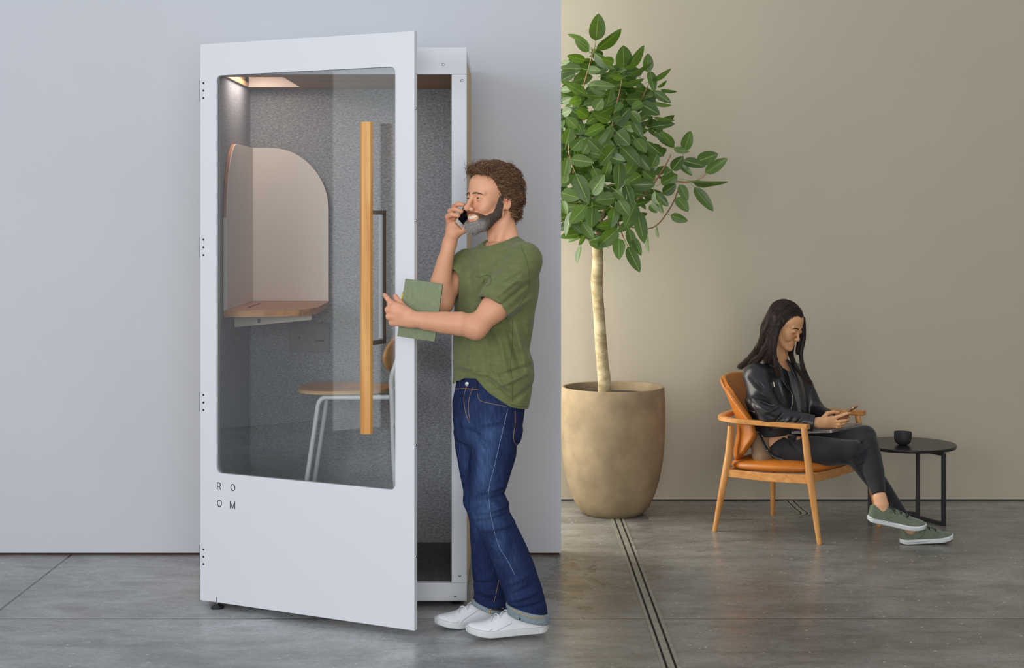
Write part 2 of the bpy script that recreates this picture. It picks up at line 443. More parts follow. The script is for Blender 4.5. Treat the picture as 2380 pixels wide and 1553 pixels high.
# ---- door
DO = Vector((-1.284, 6.505, 0)); DU = Vector((.885, -.466, 0)).normalized(); DN = Vector((-DU.y*-1, 0, 0))
DN = Vector((DU.y, -DU.x, 0))            # towards the camera
DW, DT, DZ0, DZ1 = 1.03, .022, .0247, 2.3145
DM = frame_M(DO, DU, -DN, (0, 0, 1))     # local: x along the door, y away from the camera, z up
WX0, WX1, WZ0, WZ1 = .084, .944, .555, 2.1825
n = 6
inner = rrect(WX0, WX1, WZ0, WZ1, .022, n)
outer = []
for cx, cz in ((DW, DZ1), (0, DZ1), (0, DZ0), (DW, DZ0)): outer += [(cx, cz)]*(n+1)
# spread the corner duplicates so faces stay valid
outer2 = []
for i, (ix, iz) in enumerate(inner):
    k = i//(n+1); j = i % (n+1)
    cx, cz = ((DW, DZ1), (0, DZ1), (0, DZ0), (DW, DZ0))[k]
    e = .004
    t = j/n-.5
    sx = 1 if k in (0, 3) else -1; sz = 1 if k in (0, 1) else -1
    # t<0: nearer the previous side
    if k == 0: q = (cx, cz+2*e*t) if t < 0 else (cx-2*e*t, cz)
    elif k == 1: q = (cx-2*e*t, cz) if t < 0 else (cx, cz-2*e*t)
    elif k == 2: q = (cx, cz-2*e*t) if t < 0 else (cx+2*e*t, cz)
    else: q = (cx+2*e*t, cz) if t < 0 else (cx, cz+2*e*t)
    outer2.append(q)
door = bpart(MB().ring_prism(outer2, inner, DT, DM), 'door', m_white, bevel=.0012)
def dpart(mb, name, m, **k): return mb.done(name, m, door, **k)
m_glass = bpy.data.materials.new('clear_door_glass'); m_glass.use_nodes = True
gn = m_glass.node_tree; gn.nodes.remove(gn.nodes['Principled BSDF'])
g_t = gn.nodes.new('ShaderNodeBsdfTransparent'); g_t.inputs[0].default_value = (.975, .985, .98, 1)
g_g = gn.nodes.new('ShaderNodeBsdfGlossy'); g_g.inputs['Roughness'].default_value = .0
g_f = gn.nodes.new('ShaderNodeFresnel'); g_f.inputs['IOR'].default_value = 1.52
g_m = gn.nodes.new('ShaderNodeMixShader')
gn.links.new(g_f.outputs[0], g_m.inputs[0]); gn.links.new(g_t.outputs[0], g_m.inputs[1]); gn.links.new(g_g.outputs[0], g_m.inputs[2])
gn.links.new(g_m.outputs[0], gn.nodes['Material Output'].inputs['Surface'])
gi = MB(); a = rrect(WX0-.012, WX1+.012, WZ0-.012, WZ1+.012, .021, 6)
gi.prism(a, .006, DM@Matrix.Translation((0, .010, 0)))
dpart(gi, 'glass_pane', m_glass)
# outer oak bar (octagonal) on two stand-offs
hs, hz0, hz1 = .851, .773, 1.969
oc = []
for k in range(8):
    aa = math.radians(22.5+45*k); oc.append((.0235*math.cos(aa)/math.cos(math.radians(22.5)), .021*math.sin(aa)/math.cos(math.radians(22.5))))
R90 = Matrix(((1, 0, 0, 0), (0, 0, -1, 0), (0, 1, 0, 0), (0, 0, 0, 1)))
hb = dpart(MB().prism(oc, hz1-hz0, DM@Matrix.Translation((hs, -.058, hz0))@R90), 'outer_handle', m_oak, bevel=.0015)
bz = [P(890, y, 6.06).z for y in (494, 799)]
iy = DT+.045
br = MB()
for z in bz: br.box(hs-.006, hs+.006, -.038, iy+.006, z-.008, z+.008, DM)
br.box(hs-.002, hs+.006, iy-.006, iy+.006, bz[1], bz[0], DM)
ih = dpart(br, 'inner_handle', m_bronze, bevel=.001)
MB().box(hs-.020, hs-.0025, iy-.006, iy+.004, bz[1]+.012, bz[0]-.010, DM).done('grip_strip', m_frame, ih)
# hinges with three screws each
for ya, yb, ys in ((187, 236, (193, 211, 228)), (551, 599, (557, 575, 593)), (911, 957, (918, 936, 953)), (1268, 1312, (1277, 1294, 1311))):
    za, zb = P(467, ya, 6.5).z, P(467, yb, 6.5).z
    h = dpart(MB().box(-.006, .001, .002, DT-.001, zb, za, DM), 'hinge', m_chrome)
    for y in ys:
        z = P(474, y, 6.5).z
        c = DM@Vector((.0165, -.0003, z))
        q = DN.to_track_quat('Z', 'Y').to_matrix().to_4x4(); q.translation = c
        MB().lathe([(0, 0), (.0042, 0), (.0042, .0008), (0, .0008)], n=16, M=q).done('screw', m_dark, h)
for y in (252, 513, 1034, 1293):
    z = P(965, y, 6.04).z
    c = DM@Vector((DW, DT*.5, z)); q = DU.to_track_quat('Z', 'Y').to_matrix().to_4x4(); q.translation = c
    MB().lathe([(0, 0), (.005, 0), (.004, .003), (0, .003)], n=16, M=q).done('edge_pin', m_chrome, door, smooth=True)
# letters R O / O M
m_ink = mat('black_lettering', rgb(12, 12, 14), .6)
def stroke_letter(ch, cx, cz, w_, h_, th):
    mb = MB()
    def ply(pts):
        # flat ribbon along a polyline, th wide, extruded
        for i in range(len(pts)-1):
            p, q = Vector((pts[i][0], 0, pts[i][1])), Vector((pts[i+1][0], 0, pts[i+1][1])); d = (q-p).normalized(); s = Vector((-d.z, 0, d.x))*th/2
            e = d*th*.12
            vs = [p-e+s, p-e-s, q+e-s, q+e+s]
            mb.prism([(v.x, v.z) for v in vs], -.0007, DM)
    x0, x1, z0, z1 = cx-w_/2+th/2, cx+w_/2-th/2, cz-h_/2, cz+h_/2
    if ch == 'O':
        ply([(cx+(w_-th)/2*math.cos(2*math.pi*k/40), cz+(h_-th)/2*math.sin(2*math.pi*k/40)) for k in range(41)])
    elif ch == 'R':
        ply([(x0, z0), (x0, z1)])
        r = h_*.255
        bowl = [(x0, z1-th/2), (x1-r*.9, z1-th/2)]+[(x1-r*.9+r*.9*math.sin(t), z1-th/2-r+r*math.cos(t)) for t in [math.pi*k/12 for k in range(1, 13)]]+[(x0, z1-th/2-2*r)]
        ply(bowl); ply([(cx, z1-th/2-2*r), (x1-.001, z0+h_*.22), (x1+.0005, z0)])
    else:
        ply([(x0, z0), (x0, z1)]); ply([(x1, z0), (x1, z1)]); ply([(x0, z1-th*.4), (cx, z0+th*.3), (x1, z1-th*.4)])
    dpart(mb, 'letter', m_ink)
def sdoor(px):
    r = (px-CX)/FPX; return (r*DO.y-DO.x)/(DU.x-r*DU.y)
for ch, px, py, wpx in (('R', 508.7, 1129.8, 9.2), ('O', 541.3, 1133.5, 12), ('O', 510.2, 1170.2, 12), ('M', 540.5, 1174.3, 13)):
    s = sdoor(px); Y = DO.y+DU.y*s
    stroke_letter(ch, s, P(px, py, Y).z, wpx*Y/FPX*1.09+.001, 16.5*Y/FPX, .0031)
# ---- corner desk with its two upright screens
m_cream = mat('cream_laminate', rgb(232, 223, 214), .55, spec=.35)
m_creamw = mat('ivory_metal', rgb(205, 196, 180), .5)
m_copper = wood('warm_oak_edge', rgb(170, 98, 52), rgb(206, 134, 76), 'z', .5)
def nel(cx, cz, rx, rz, a0, a1, n_=16): return [(cx+rx*math.cos(math.radians(a0+(a1-a0)*k/n_)), cz+rz*math.sin(math.radians(a0+(a1-a0)*k/n_))) for k in range(n_+1)]
zt, zb_ = 1.92, 1.213
back = [(-1.199, zb_), (-.844, zb_), (-.844, 1.63)]+nel(-1.114, 1.63, .27, .29, 0, 90)[1:]+[(-1.199, zt)]
bs = bpart(MB().prism(back, .012, Matrix.Translation((0, 7.272, 0))), 'back_screen', m_cream, bevel=.001)
MB().prism(back, .010, Matrix.Translation((0, 7.284, 0))).done('wood_backing', m_copper, bs)
side = [(7.272, zb_), (7.272, zt), (6.855, zt)]+nel(6.855, 1.60, -.245, .32, 90, 0)[1:]+[(6.61, zb_)]
SM = frame_M((-1.1925, 0, 0), (0, 1, 0), (-1, 0, 0), (0, 0, 1))
sd = bpart(MB().prism(side, .004, SM), 'side_screen', m_cream, bevel=.001)
upper = [(7.272, 1.60), (7.272, zt), (6.855, zt)]+nel(6.855, 1.60, -.245, .32, 90, 0)[1:]
low = [(7.272, zb_), (7.272, 1.60), (6.61, 1.60), (6.61, zb_)]
MB().prism(upper, .012, SM@Matrix.Translation((0, .004, 0))).done('wood_backing', m_copper, sd)
MB().prism(low, .012, SM@Matrix.Translation((0, .004, 0))).done('lower_backing', m_cream, sd)
dk = [(-1.2095, 7.30), (-.8435, 7.29), (-.8365, 6.80), (-.846, 6.765), (-.90, 6.665), (-.97, 6.625), (-1.06, 6.60), (-1.14, 6.60), (-1.2095, 6.61)]
dk = [(-1.2095, 7.30), (-.8435, 7.285), (-.843, 7.22), (-.8405, 6.80), (-.862, 6.72), (-.90, 6.668), (-.96, 6.635), (-1.04, 6.612), (-1.12, 6.603), (-1.2095, 6.61)]
m_desk = wood('red_oak_top', rgb(176, 116, 82), rgb(208, 148, 110), 'x', .45)
TOPM = Matrix(((1, 0, 0, 0), (0, 0, 1, 0), (0, 1, 0, 1.184), (0, 0, 0, 1)))
desk = bpart(MB().prism(dk, .0262, TOPM), 'corner_desk', m_oakx, bevel=.001)
MB().prism(dk, .0018, TOPM@Matrix.Translation((0, .0262, 0))).done('desk_veneer', m_desk, desk)
MB().box(-1.14, -1.13, 6.80, 7.12, 1.2115, 1.2128).done('groove', mat('groove_shadow', rgb(92, 54, 36), .8), desk)
bk = [(-1.193, 1.183), (-.862, 1.183), (-.862, 1.160), (-1.193, 1.128)]
bkt = MB().prism(bk, .004, Matrix.Translation((0, 6.79, 0))).done('bracket', m_creamw, desk)
MB().prism(rrect(-1.094, -1.082, 1.146, 1.166, .005), .001, Matrix.Translation((0, 6.7885, 0))).done('bracket_hole', m_dark, bkt)
# outlet plate
m_plate = mat('grey_wall_plate', rgb(124, 122, 124), .5)
Yp = 7.297
a0, a1 = P(672.5, 818, Yp), P(766, 751, Yp)
pl = bpart(MB().box(a0.x, a1.x, Yp, Yp+.009, a0.z, a1.z), 'outlet_plate', m_plate, bevel=.0015)
for k in range(3):
    xa = P(684.6+23.3*k, 0, Yp).x; xb = P(684.6+23.3*(k+1)-.8, 0, Yp).x
    z0_, z1_ = P(0, 796, Yp).z, P(0, 773.5, Yp).z
    e = .0007
    MB().ring_prism([(xa, z0_), (xb, z0_), (xb, z1_), (xa, z1_)], [(xa+e, z0_+e), (xb-e, z0_+e), (xb-e, z1_-e), (xa+e, z1_-e)], -.0006, Matrix.Translation((0, Yp, 0))).done('module_outline', m_dark, pl)
def dot(px, py, r, sq=False, nm='socket_opening'):
    c = P(px, py, Yp); sk = MB()
    if sq: sk.box(c.x-r*.42, c.x+r*.42, Yp-.0008, Yp, c.z-r*1.6, c.z+r*1.6)
    else: sk.box(c.x-r, c.x+r, Yp-.0008, Yp, c.z-r, c.z+r, bev=r*.4 if False else 0)
    sk.done(nm, m_dark, pl)
dot(696, 785, .0048)
dot(715, 785.4, .0026); dot(723.7, 783.7, .0026)
for px, py in ((720.3, 777.5), (727, 777.5), (711.5, 791.6), (718.4, 791.6)): dot(px, py, .0023, True)
c0, c1 = P(733.3, 794, Yp), P(752, 789.3, Yp)
MB().box(c0.x, c1.x, Yp-.0008, Yp, c0.z, c1.z).done('usb_slot', m_dark, pl)
# ================================================================ counter stool inside
YS = 6.93
m_tube = mat('white_steel_tube', rgb(222, 226, 230), .35)
m_seat = wood('beech_veneer', rgb(214, 156, 100), rgb(236, 184, 128), 'x', .4)
m_plyedge = mat('ply_edge', rgb(206, 172, 122), .6, var=.12, vscale=4, stretch=(1, 1, 90))
stool = thing('bar_stool', 'white steel counter chair with plywood seat and back inside the booth', 'stool', (P(805, 900, YS).x, YS, IZ0))
sx0, sx1 = P(695.5, 0, YS).x, P(909, 0, YS).x; sz = P(0, 906, YS).z
cxs, hw = (sx0+sx1)/2, (sx1-sx0)/2
out = []
for k in range(56):
    a = 2*math.pi*k/56; c, s = math.cos(a), math.sin(a); e = 2/2.7
    out.append((cxs+hw*(abs(c)**e)*(1 if c > 0 else -1), YS+.195*(abs(s)**e)*(1 if s > 0 else -1)*(1-.10*c)))
def TOPZ(z): return Matrix(((1, 0, 0, 0), (0, 0, 1, 0), (0, 1, 0, z), (0, 0, 0, 1)))
seat = MB().prism(out, .011, TOPZ(sz)).done('seat', m_plyedge, stool)
c_ = sum((Vector((p[0], p[1], 0)) for p in out), Vector())/56
MB().prism([(c_.x+(p[0]-c_.x)*.992, c_.y+(p[1]-c_.y)*.992) for p in out], .0035, TOPZ(sz+.011)).done('seat_veneer', m_seat, seat, bevel=.003)
def tube(name, pts, r=.0105, n_=14, par=stool, m=m_tube): return MB().tube(pts, r, n_).done(name, m, par, smooth=True)
zr = sz-.014
for yy, off in ((YS-.17, 0), (YS+.17, 7)):
    xt = P(738, 0, YS-.17).x+(.0 if off == 0 else 0.0)
    xb = P(712, 0, YS-.17).x
    zb = P(0, 1118, YS-.17).z
    dx = (xb-xt)/(zr-.03-zb)
    foot = Vector((xt+dx*(zr-.03-IZ0), yy, IZ0))
    path = [foot, Vector((xt+.0, yy, zr-.05))]+[Vector((xt+.035*(1-math.cos(t)), yy, zr-.05+.05*math.sin(t))) for t in [math.pi/2*k/6 for k in range(1, 7)]]+[Vector((P(912, 0, YS).x, yy, zr))]
    tube('front_leg', path)
xr = P(910.5, 0, YS-.17).x
for yy in (YS-.17, YS+.17):
    pth = smoothpath([(xr+.04, yy, IZ0), (xr+.012, yy, .5), (xr, yy, zr), (xr-.001, yy, P(0, 868, YS).z), (xr+.022, yy, P(0, 830, YS).z), (xr+.040, yy+(.02 if yy < YS else -.02), P(0, 790, YS).z)], 6)
    tube('rear_leg', pth)
tube('seat_rail', [(xr-.06, YS-.17, zr), (xr-.06, YS+.17, zr)], .009)
tube('seat_rail', [(xt+.06, YS-.17, zr), (xt+.06, YS+.17, zr)], .009)
zf = P(0, 1131, YS).z
tube('footrest', [(P(714, 0, YS-.17).x-.005, YS-.17, zf), (xr+.018, YS-.17, zf)], .009)
tube('footrest', [(xr+.018, YS-.17, zf), (xr+.018, YS+.17, zf)], .009)
# curved ply back rest
bcx = P(905, 0, YS).x; bz0, bz1 = P(0, 861, YS).z, P(0, 772, YS).z
vs, fs = [], []
NU, NV = 25, 13
for i in range(NU):
    for j in range(NV):
        a = -1+2*i/(NU-1); b_ = -1+2*j/(NV-1)
        # squircle map of the rounded plate
        u = a*math.sqrt(max(0, 1-b_*b_/2.2)); v = b_*math.sqrt(max(0, 1-a*a/2.2))
        y = YS+u*.205; z = (bz0+bz1)/2+v*(bz1-bz0)/2*1.06
        x = bcx+.028-.052*u*u+(z-bz0)*.22*.9
        vs.append((x, y, z))
for i in range(NU-1):
    for j in range(NV-1): fs.append((i*NV+j, (i+1)*NV+j, (i+1)*NV+j+1, i*NV+j+1))
bo = link('backrest', mesh_from(vs, fs), m_seat, None, True); adopt(bo, stool)
md = bo.modifiers.new('sol', 'SOLIDIFY'); md.thickness = .012; md.offset = 0
# ================================================================ planter
m_pot = mat('sandy_concrete', rgb(150, 133, 106), .85, spec=.2, var=.17, vscale=7., bump=.35, bscale=70.)
PC = Vector((P(1424.5, 0, 8.52).x, 8.52, 0))
pot = thing('planter', 'large round sandy concrete planter at the end of the white wall', 'planter', PC)
k = 8.52/FPX
prof = [(0, 0), (66*k, 0), (70*k, .004), (84*k, .04), (98*k, .11), (108.5*k, .19), (116*k, .29), (120*k, .40), (121.5*k, .50), (121*k, .60), (119.3*k, .677),
        (117*k, .684), (113.5*k, .682), (112.5*k, .675), (113*k, .60), (0, .60)]
MB().lathe(prof, PC, 96).done('bowl', m_pot, pot, smooth=True)
m_soil = mat('dark_soil', rgb(58, 46, 36), .95, var=.4, vscale=60, bump=1., bscale=50)
so = MB().lathe([(112*k, .602), (112*k, .635), (60*k, .645), (0, .648)], PC, 64).done('soil', m_soil, pot, smooth=True)
# ================================================================ side table and cup
m_blk = mat('matt_black_steel', rgb(38, 38, 42), .5, var=.1, vscale=20)
m_blkt = mat('blackened_top', rgb(34, 32, 32), .3, var=.25, vscale=25)
TC = P(2109, 1031, 8.4); zt_ = TC.z
tbl = thing('side_table', 'low round black metal side table with thin legs', 'table', (TC.x, TC.y, 0))
rt = .254
MB().lathe([(0, zt_-.016), (rt-.002, zt_-.016), (rt, zt_-.013), (rt, zt_-.002), (rt-.002, zt_), (0, zt_)], (TC.x, TC.y, 0), 96).done('table_top', m_blkt, tbl, smooth=True)
hub = G(2084, 1193.5)
for q in (G(2193, 1222), G(2133, 1198.5), G(2022, 1206)):
    d = (hub-q); d.z = 0; L_ = d.length; d.normalize(); s = Vector((d.y, -d.x, 0))
    M = frame_M((q.x, q.y, 0), d, s, (0, 0, 1))
    MB().box(-.009, .009, -.009, .009, .0, zt_-.017, M, bev=.001, seg=1).done('leg', m_blk, tbl)
    MB().box(.009, L_+.006, -.009, .009, .001, .017, M, bev=.001, seg=1).done('floor_runner', m_blk, tbl)
    MB().box(.009, L_+.006, -.009, .009, zt_-.033, zt_-.0165, M, bev=.001, seg=1).done('top_runner', m_blk, tbl)
cc = P(2098.5, 1020, 8.35)
cr = 20.3*8.35/FPX
cup = MB().lathe([(0, 0), (cr*.42, 0), (cr*.62, .004), (cr*.86, .014), (cr*.97, .030), (cr, .048), (cr, .069), (cr*.93, .069), (cr*.92, .048), (cr*.86, .030), (cr*.6, .012), (0, .008)], (cc.x, 8.35, zt_+.0005), 48).done('cup', mat('matt_charcoal_glaze', rgb(46, 48, 52), .6, bump=.2, bscale=300), smooth=True)
tag(cup, 'small handleless matt charcoal cup on the round black table', 'cup')
# ================================================================ leather armchair
m_leather = mat('cognac_leather', rgb(188, 112, 38), .38, spec=.45, var=.13, vscale=6., bump=.25, bscale=160.)
m_cw = wood('oiled_ash', rgb(188, 124, 62), rgb(220, 162, 96), 'z', .42)
m_cwx = wood('oiled_ash_rail', rgb(188, 124, 62), rgb(220, 162, 96), 'x', .42)
CC = Vector((1.447, 8.09, 0)); CF = Vector((.819, -.574, 0)); CS = Vector((.574, .819, 0))
def ch(f, s, z): return CC+CF*f+CS*s+Vector((0, 0, z))
chair = thing('armchair', 'low wooden armchair with cognac leather seat and wraparound back', 'armchair', CC)
legs = [(G(1661, 1235), P(1699, 990, 8.0), .0125, .0165), (G(1904.5, 1265), P(1868.5, 993, 7.76), .0115, .0165),
        (G(1796, 1199), Vector((1.385, 8.40, .565)), .0115, .0155), (G(2043, 1223), P(1993, 966, 8.2), .0115, .0155)]
mids = (P(1693, 1060, 8.01), P(1881, 1095, 7.74), None, None)
for (a, b_, r0, r1), mid in zip(legs, mids):
    if mid is None: mid = a.lerp(b_, .58)
    pts = smoothpath([a, a.lerp(mid, .5)*.5+a.lerp(mid, .5)*.5, mid, b_], 6)
    rr = [r0+(r1*1.2-r0)*min(1, (p.z/.33)) if p.z < .33 else r1*1.2-(r1*.25)*(p.z-.33)/.24 for p in pts]
    MB().tube(pts, rr, 18).done('leg', m_cw, chair, smooth=True)
# seat frame: four rails
def rail(pa, pb, z0a, z1a, z0b, z1b, th, name='seat_rail'):
    d = Vector((pb.x-pa.x, pb.y-pa.y, 0)); L_ = d.length; d.normalize(); s = Vector((-d.y, d.x, 0))
    mb = MB(); mb.prism([(0, z0a), (L_*.5, (z0a+z0b)/2-.006), (L_, z0b), (L_, z1b), (L_*.5, (z1a+z1b)/2-.004), (0, z1a)], th, frame_M((pa.x, pa.y, 0)-s*th/2 if False else Vector((pa.x, pa.y, 0))-s*th/2, d, s, (0, 0, 1)))
    return mb.done(name, m_cwx, chair, bevel=.003)
rn, fn = P(1690, 0, 8.015), P(1884, 0, 7.745)
rf, ff = Vector((1.375, 8.41, 0)), P(1999, 0, 8.17)
rail(rn, fn, .282, .318, .290, .335, .022)
rail(rf, ff, .282, .318, .290, .335, .022)
rail(fn, ff, .297, .340, .297, .340, .022)
rail(rn, rf, .285, .320, .285, .320, .022)
# cushion: superellipse pillow
vs, fs = [], []
cA, cB = rn.lerp(rf, .5), fn.lerp(ff, .5)
NU, NV = 40, 14
ctr = (cA+cB)/2
for j in range(NV+1):
    ph = -math.pi/2+math.pi*j/NV
    for i in range(NU):
        a = 2*math.pi*i/NU; c, s = math.cos(a), math.sin(a)
        e = 2/3.2
        rx = abs(math.cos(ph))**.55
        f = (abs(c)**e)*(1 if c > 0 else -1)*.272*rx; g = (abs(s)**e)*(1 if s > 0 else -1)*.272*rx
        zz = .348+.012*(f/.27)+.034*math.copysign(abs(math.sin(ph))**.8, math.sin(ph))
        if ph > 0: zz += .010*(1-(f/.27)**2)*(1-(g/.27)**2)
        p = Vector((ctr.x, ctr.y, 0))+CF*(f-.005)+CS*g
        vs.append((p.x, p.y, zz))
for j in range(NV):
    for i in range(NU): fs.append((j*NU+i, j*NU+(i+1) % NU, (j+1)*NU+(i+1) % NU, (j+1)*NU+i))
fs.append(tuple(range(NU))[::-1]); fs.append(tuple(range(NV*NU, NV*NU+NU)))
cu = link('seat_cushion', mesh_from(vs, fs), m_leather, None, True); adopt(cu, chair)
# back shell
def shell(u, v):
    # v 0 bottom .. 1 top
    A = math.radians(np.interp(v, [0, .12, .35, .55, .8, 1.0], [46, 68, 86, 82, 60, 34]))
    th = u*A
    f0 = np.interp(v, [0, .3, .5, 1], [-.095, -.07, -.08, -.175]); z = .385+.395*v-.03*(1-v)*abs(u)**3
    return ch(f0-.195*math.cos(th)-.0*v, .268*math.sin(th), z+(.0 if v < .9 else -.012*abs(u)**2))
vs, fs = [], []; NU, NV = 36, 20
for i in range(NU+1):
    for j in range(NV+1): vs.append(shell(-1+2*i/NU, j/NV))
for i in range(NU):
    for j in range(NV): fs.append((i*(NV+1)+j, (i+1)*(NV+1)+j, (i+1)*(NV+1)+j+1, i*(NV+1)+j+1))
bk = link('backrest', mesh_from(vs, fs), m_leather, None, True); adopt(bk, chair)
md = bk.modifiers.new('sol', 'SOLIDIFY'); md.thickness = .034; md.offset = 0
md = bk.modifiers.new('sub', 'SUBSURF'); md.levels = 2; md.render_levels = 2
sm = MB().tube([shell(-1, j/30)+CS*-.003-CF*.004 for j in range(31)], .0022, 6).done('seam', mat('leather_piping', rgb(158, 88, 28), .5), bk, smooth=True)
# arm rest: one horseshoe of wood
pn, pf = P(1878, 987, 7.76), P(2009, 966, 8.2)
nb, fb = ch(-.20, -.285, 0), ch(-.20, .285, 0)
ctrl = [Vector((pn.x, pn.y, 0)), Vector((pn.x, pn.y, 0)).lerp(nb, .55), nb, ch(-.30, -.22, 0), ch(-.335, -.10, 0), ch(-.345, 0, 0), ch(-.335, .10, 0), ch(-.30, .22, 0), fb, fb.lerp(Vector((pf.x, pf.y, 0)), .45), Vector((pf.x, pf.y, 0))]
pth = smoothpath(ctrl, 5)
zt = [P(0, 980, 7.76).z if False else .568+.012*(i/len(pth)) for i in range(len(pth))]
mb = MB(); rings = []
for i, p in enumerate(pth):
    d = (pth[min(i+1, len(pth)-1)]-pth[max(i-1, 0)]).normalized(); s = Vector((-d.y, d.x, 0))
    w2 = .021 if 6 < i < len(pth)-7 else .024
    z0, z1 = zt[i]-.012, zt[i]+.012
    rings.append([mb.bm.verts.new(p+s*a+Vector((0, 0, z))) for a, z in ((-w2, z0+.004), (-w2+.005, z0), (w2-.005, z0), (w2, z0+.004), (w2, z1-.004), (w2-.005, z1), (-w2+.005, z1), (-w2, z1-.004))])
for a, b_ in zip(rings, rings[1:]):
    for k in range(8): mb.bm.faces.new([a[k], a[(k+1) % 8], b_[(k+1) % 8], b_[k]])
mb.bm.faces.new(rings[0][::-1]); mb.bm.faces.new(rings[-1])
mb.done('armrest', m_cwx, chair, smooth=True)
# ================================================================ fig tree
rp = random.Random(11)
m_bark = mat('pale_fig_bark', rgb(150, 134, 96), .85, var=.3, vscale=16, bump=.8, bscale=45., stretch=(1, 1, 1.6), col2=rgb(198, 184, 148))
m_twig = mat('brown_twig', rgb(140, 108, 76), .8, var=.2, vscale=20)
def leaf_mat(name, dark, mid, vein, rough):
    m = bpy.data.materials.new(name); m.use_nodes = True; nt = m.node_tree; N = nt.nodes; L = nt.links; b = N['Principled BSDF']
    uv = N.new('ShaderNodeUVMap'); uv.uv_map = 'leaf'
    sp = N.new('ShaderNodeSeparateXYZ'); L.new(uv.outputs[0], sp.inputs[0])
    def mt(op, a, b_=None, c=None):
        n = N.new('ShaderNodeMath'); n.operation = op
        for i, v in enumerate((a, b_, c)):
            if v is None: continue
            if isinstance(v, float): n.inputs[i].default_value = v
            else: L.new(v, n.inputs[i])
        return n.outputs[0]
    au = mt('ABSOLUTE', sp.outputs['X'])                      # 0 on the midrib .. 1 at the margin
    mid_ = mt('LESS_THAN', au, .055)
    # side veins: v - .45*|u| repeating
    ph = mt('MULTIPLY', mt('MULTIPLY_ADD', au, -.28, sp.outputs['Y']), 9.0)
    fr = mt('ABSOLUTE', mt('SUBTRACT', mt('FRACT', ph), .5))
    side = mt('LESS_THAN', fr, .045)
    vn = mt('MAXIMUM', mid_, mt('MULTIPLY', side, .38))
    at = N.new('ShaderNodeAttribute'); at.attribute_name = 'tone'
    r = N.new('ShaderNodeValToRGB'); r.color_ramp.elements[0].color = dark; r.color_ramp.elements[1].color = mid
    L.new(at.outputs['Fac'], r.inputs['Fac'])
    x = N.new('ShaderNodeMix'); x.data_type = 'RGBA'
    L.new(vn, x.inputs['Factor']); L.new(r.outputs['Color'], [q for q in x.inputs if q.name == 'A' and q.type == 'RGBA'][0])
    [q for q in x.inputs if q.name == 'B' and q.type == 'RGBA'][0].default_value = vein
    L.new([q for q in x.outputs if q.type == 'RGBA'][0], b.inputs['Base Color'])
    b.inputs['Roughness'].default_value = rough; b.inputs['Specular IOR Level'].default_value = .5
    b.inputs['Subsurface Weight'].default_value = 0.
    tr = N.new('ShaderNodeBsdfTranslucent'); tr.inputs[0].default_value = rgb(120, 160, 40)
    mx = N.new('ShaderNodeMixShader'); mx.inputs[0].default_value = .22
    L.new(b.outputs[0], mx.inputs[1]); L.new(tr.outputs[0], mx.inputs[2]); L.new(mx.outputs[0], N['Material Output'].inputs['Surface'])
    return m
m_leaf = leaf_mat('fig_leaf', rgb(38, 66, 26), rgb(78, 106, 50), rgb(132, 158, 80), .38)
LV, LF, LUV, LT = [], [], [], []
def add_leaf(base, tip, width, roll, curl, tone, up=None):
    """blade from base to tip; roll turns it about its midrib, curl bends it."""
    base, tip = Vector(base), Vector(tip); d = tip-base; L_ = d.length; d.normalize()
    view = Vector((0, -1, .0))
    side = d.cross(view)
    if side.length < .15: side = d.cross(Vector((0, 0, 1)))
    side.normalize(); nrm = side.cross(d).normalized()
    q = Matrix.Rotation(roll, 3, d); side = q@side; nrm = q@nrm
    NL, NW = 9, 5
    i0 = len(LV)
    for i in range(NL+1):
        t = i/NL
        w_ = width*.5*(math.sin(math.pi*min(1, t**.82))**.62 if 0 < t < 1 else 0)*(1.04-.10*t)
        if i == 0: w_ = width*.03
        if i == NL: w_ = width*.01
        c = base+d*(L_*t)+nrm*(-curl*L_*(t-.1)**2)
        for j in range(NW):
            u = -1+2*j/(NW-1)
            p = c+side*(u*w_)+nrm*(abs(u)**1.3*w_*.22+.02*w_*math.sin(9*t+3*u))
            LV.append(p[:]); LUV.append((u, t)); LT.append(tone)
    k0 = len(LV); pv = base-d*(.30*L_)+nrm*(-.03*L_)          # petiole
    for q_ in (base, pv):
        for a_ in range(3):
            aa = 2*math.pi*a_/3; LV.append((q_+(side*math.cos(aa)+nrm*math.sin(aa))*.0016)[:]); LUV.append((0, 0)); LT.append(1.)
    for a_ in range(3): LF.append((k0+a_, k0+(a_+1) % 3, k0+3+(a_+1) % 3, k0+3+a_))
    for i in range(NL):
        for j in range(NW-1):
            LF.append((i0+i*NW+j, i0+i*NW+j+1, i0+(i+1)*NW+j+1, i0+(i+1)*NW+j))
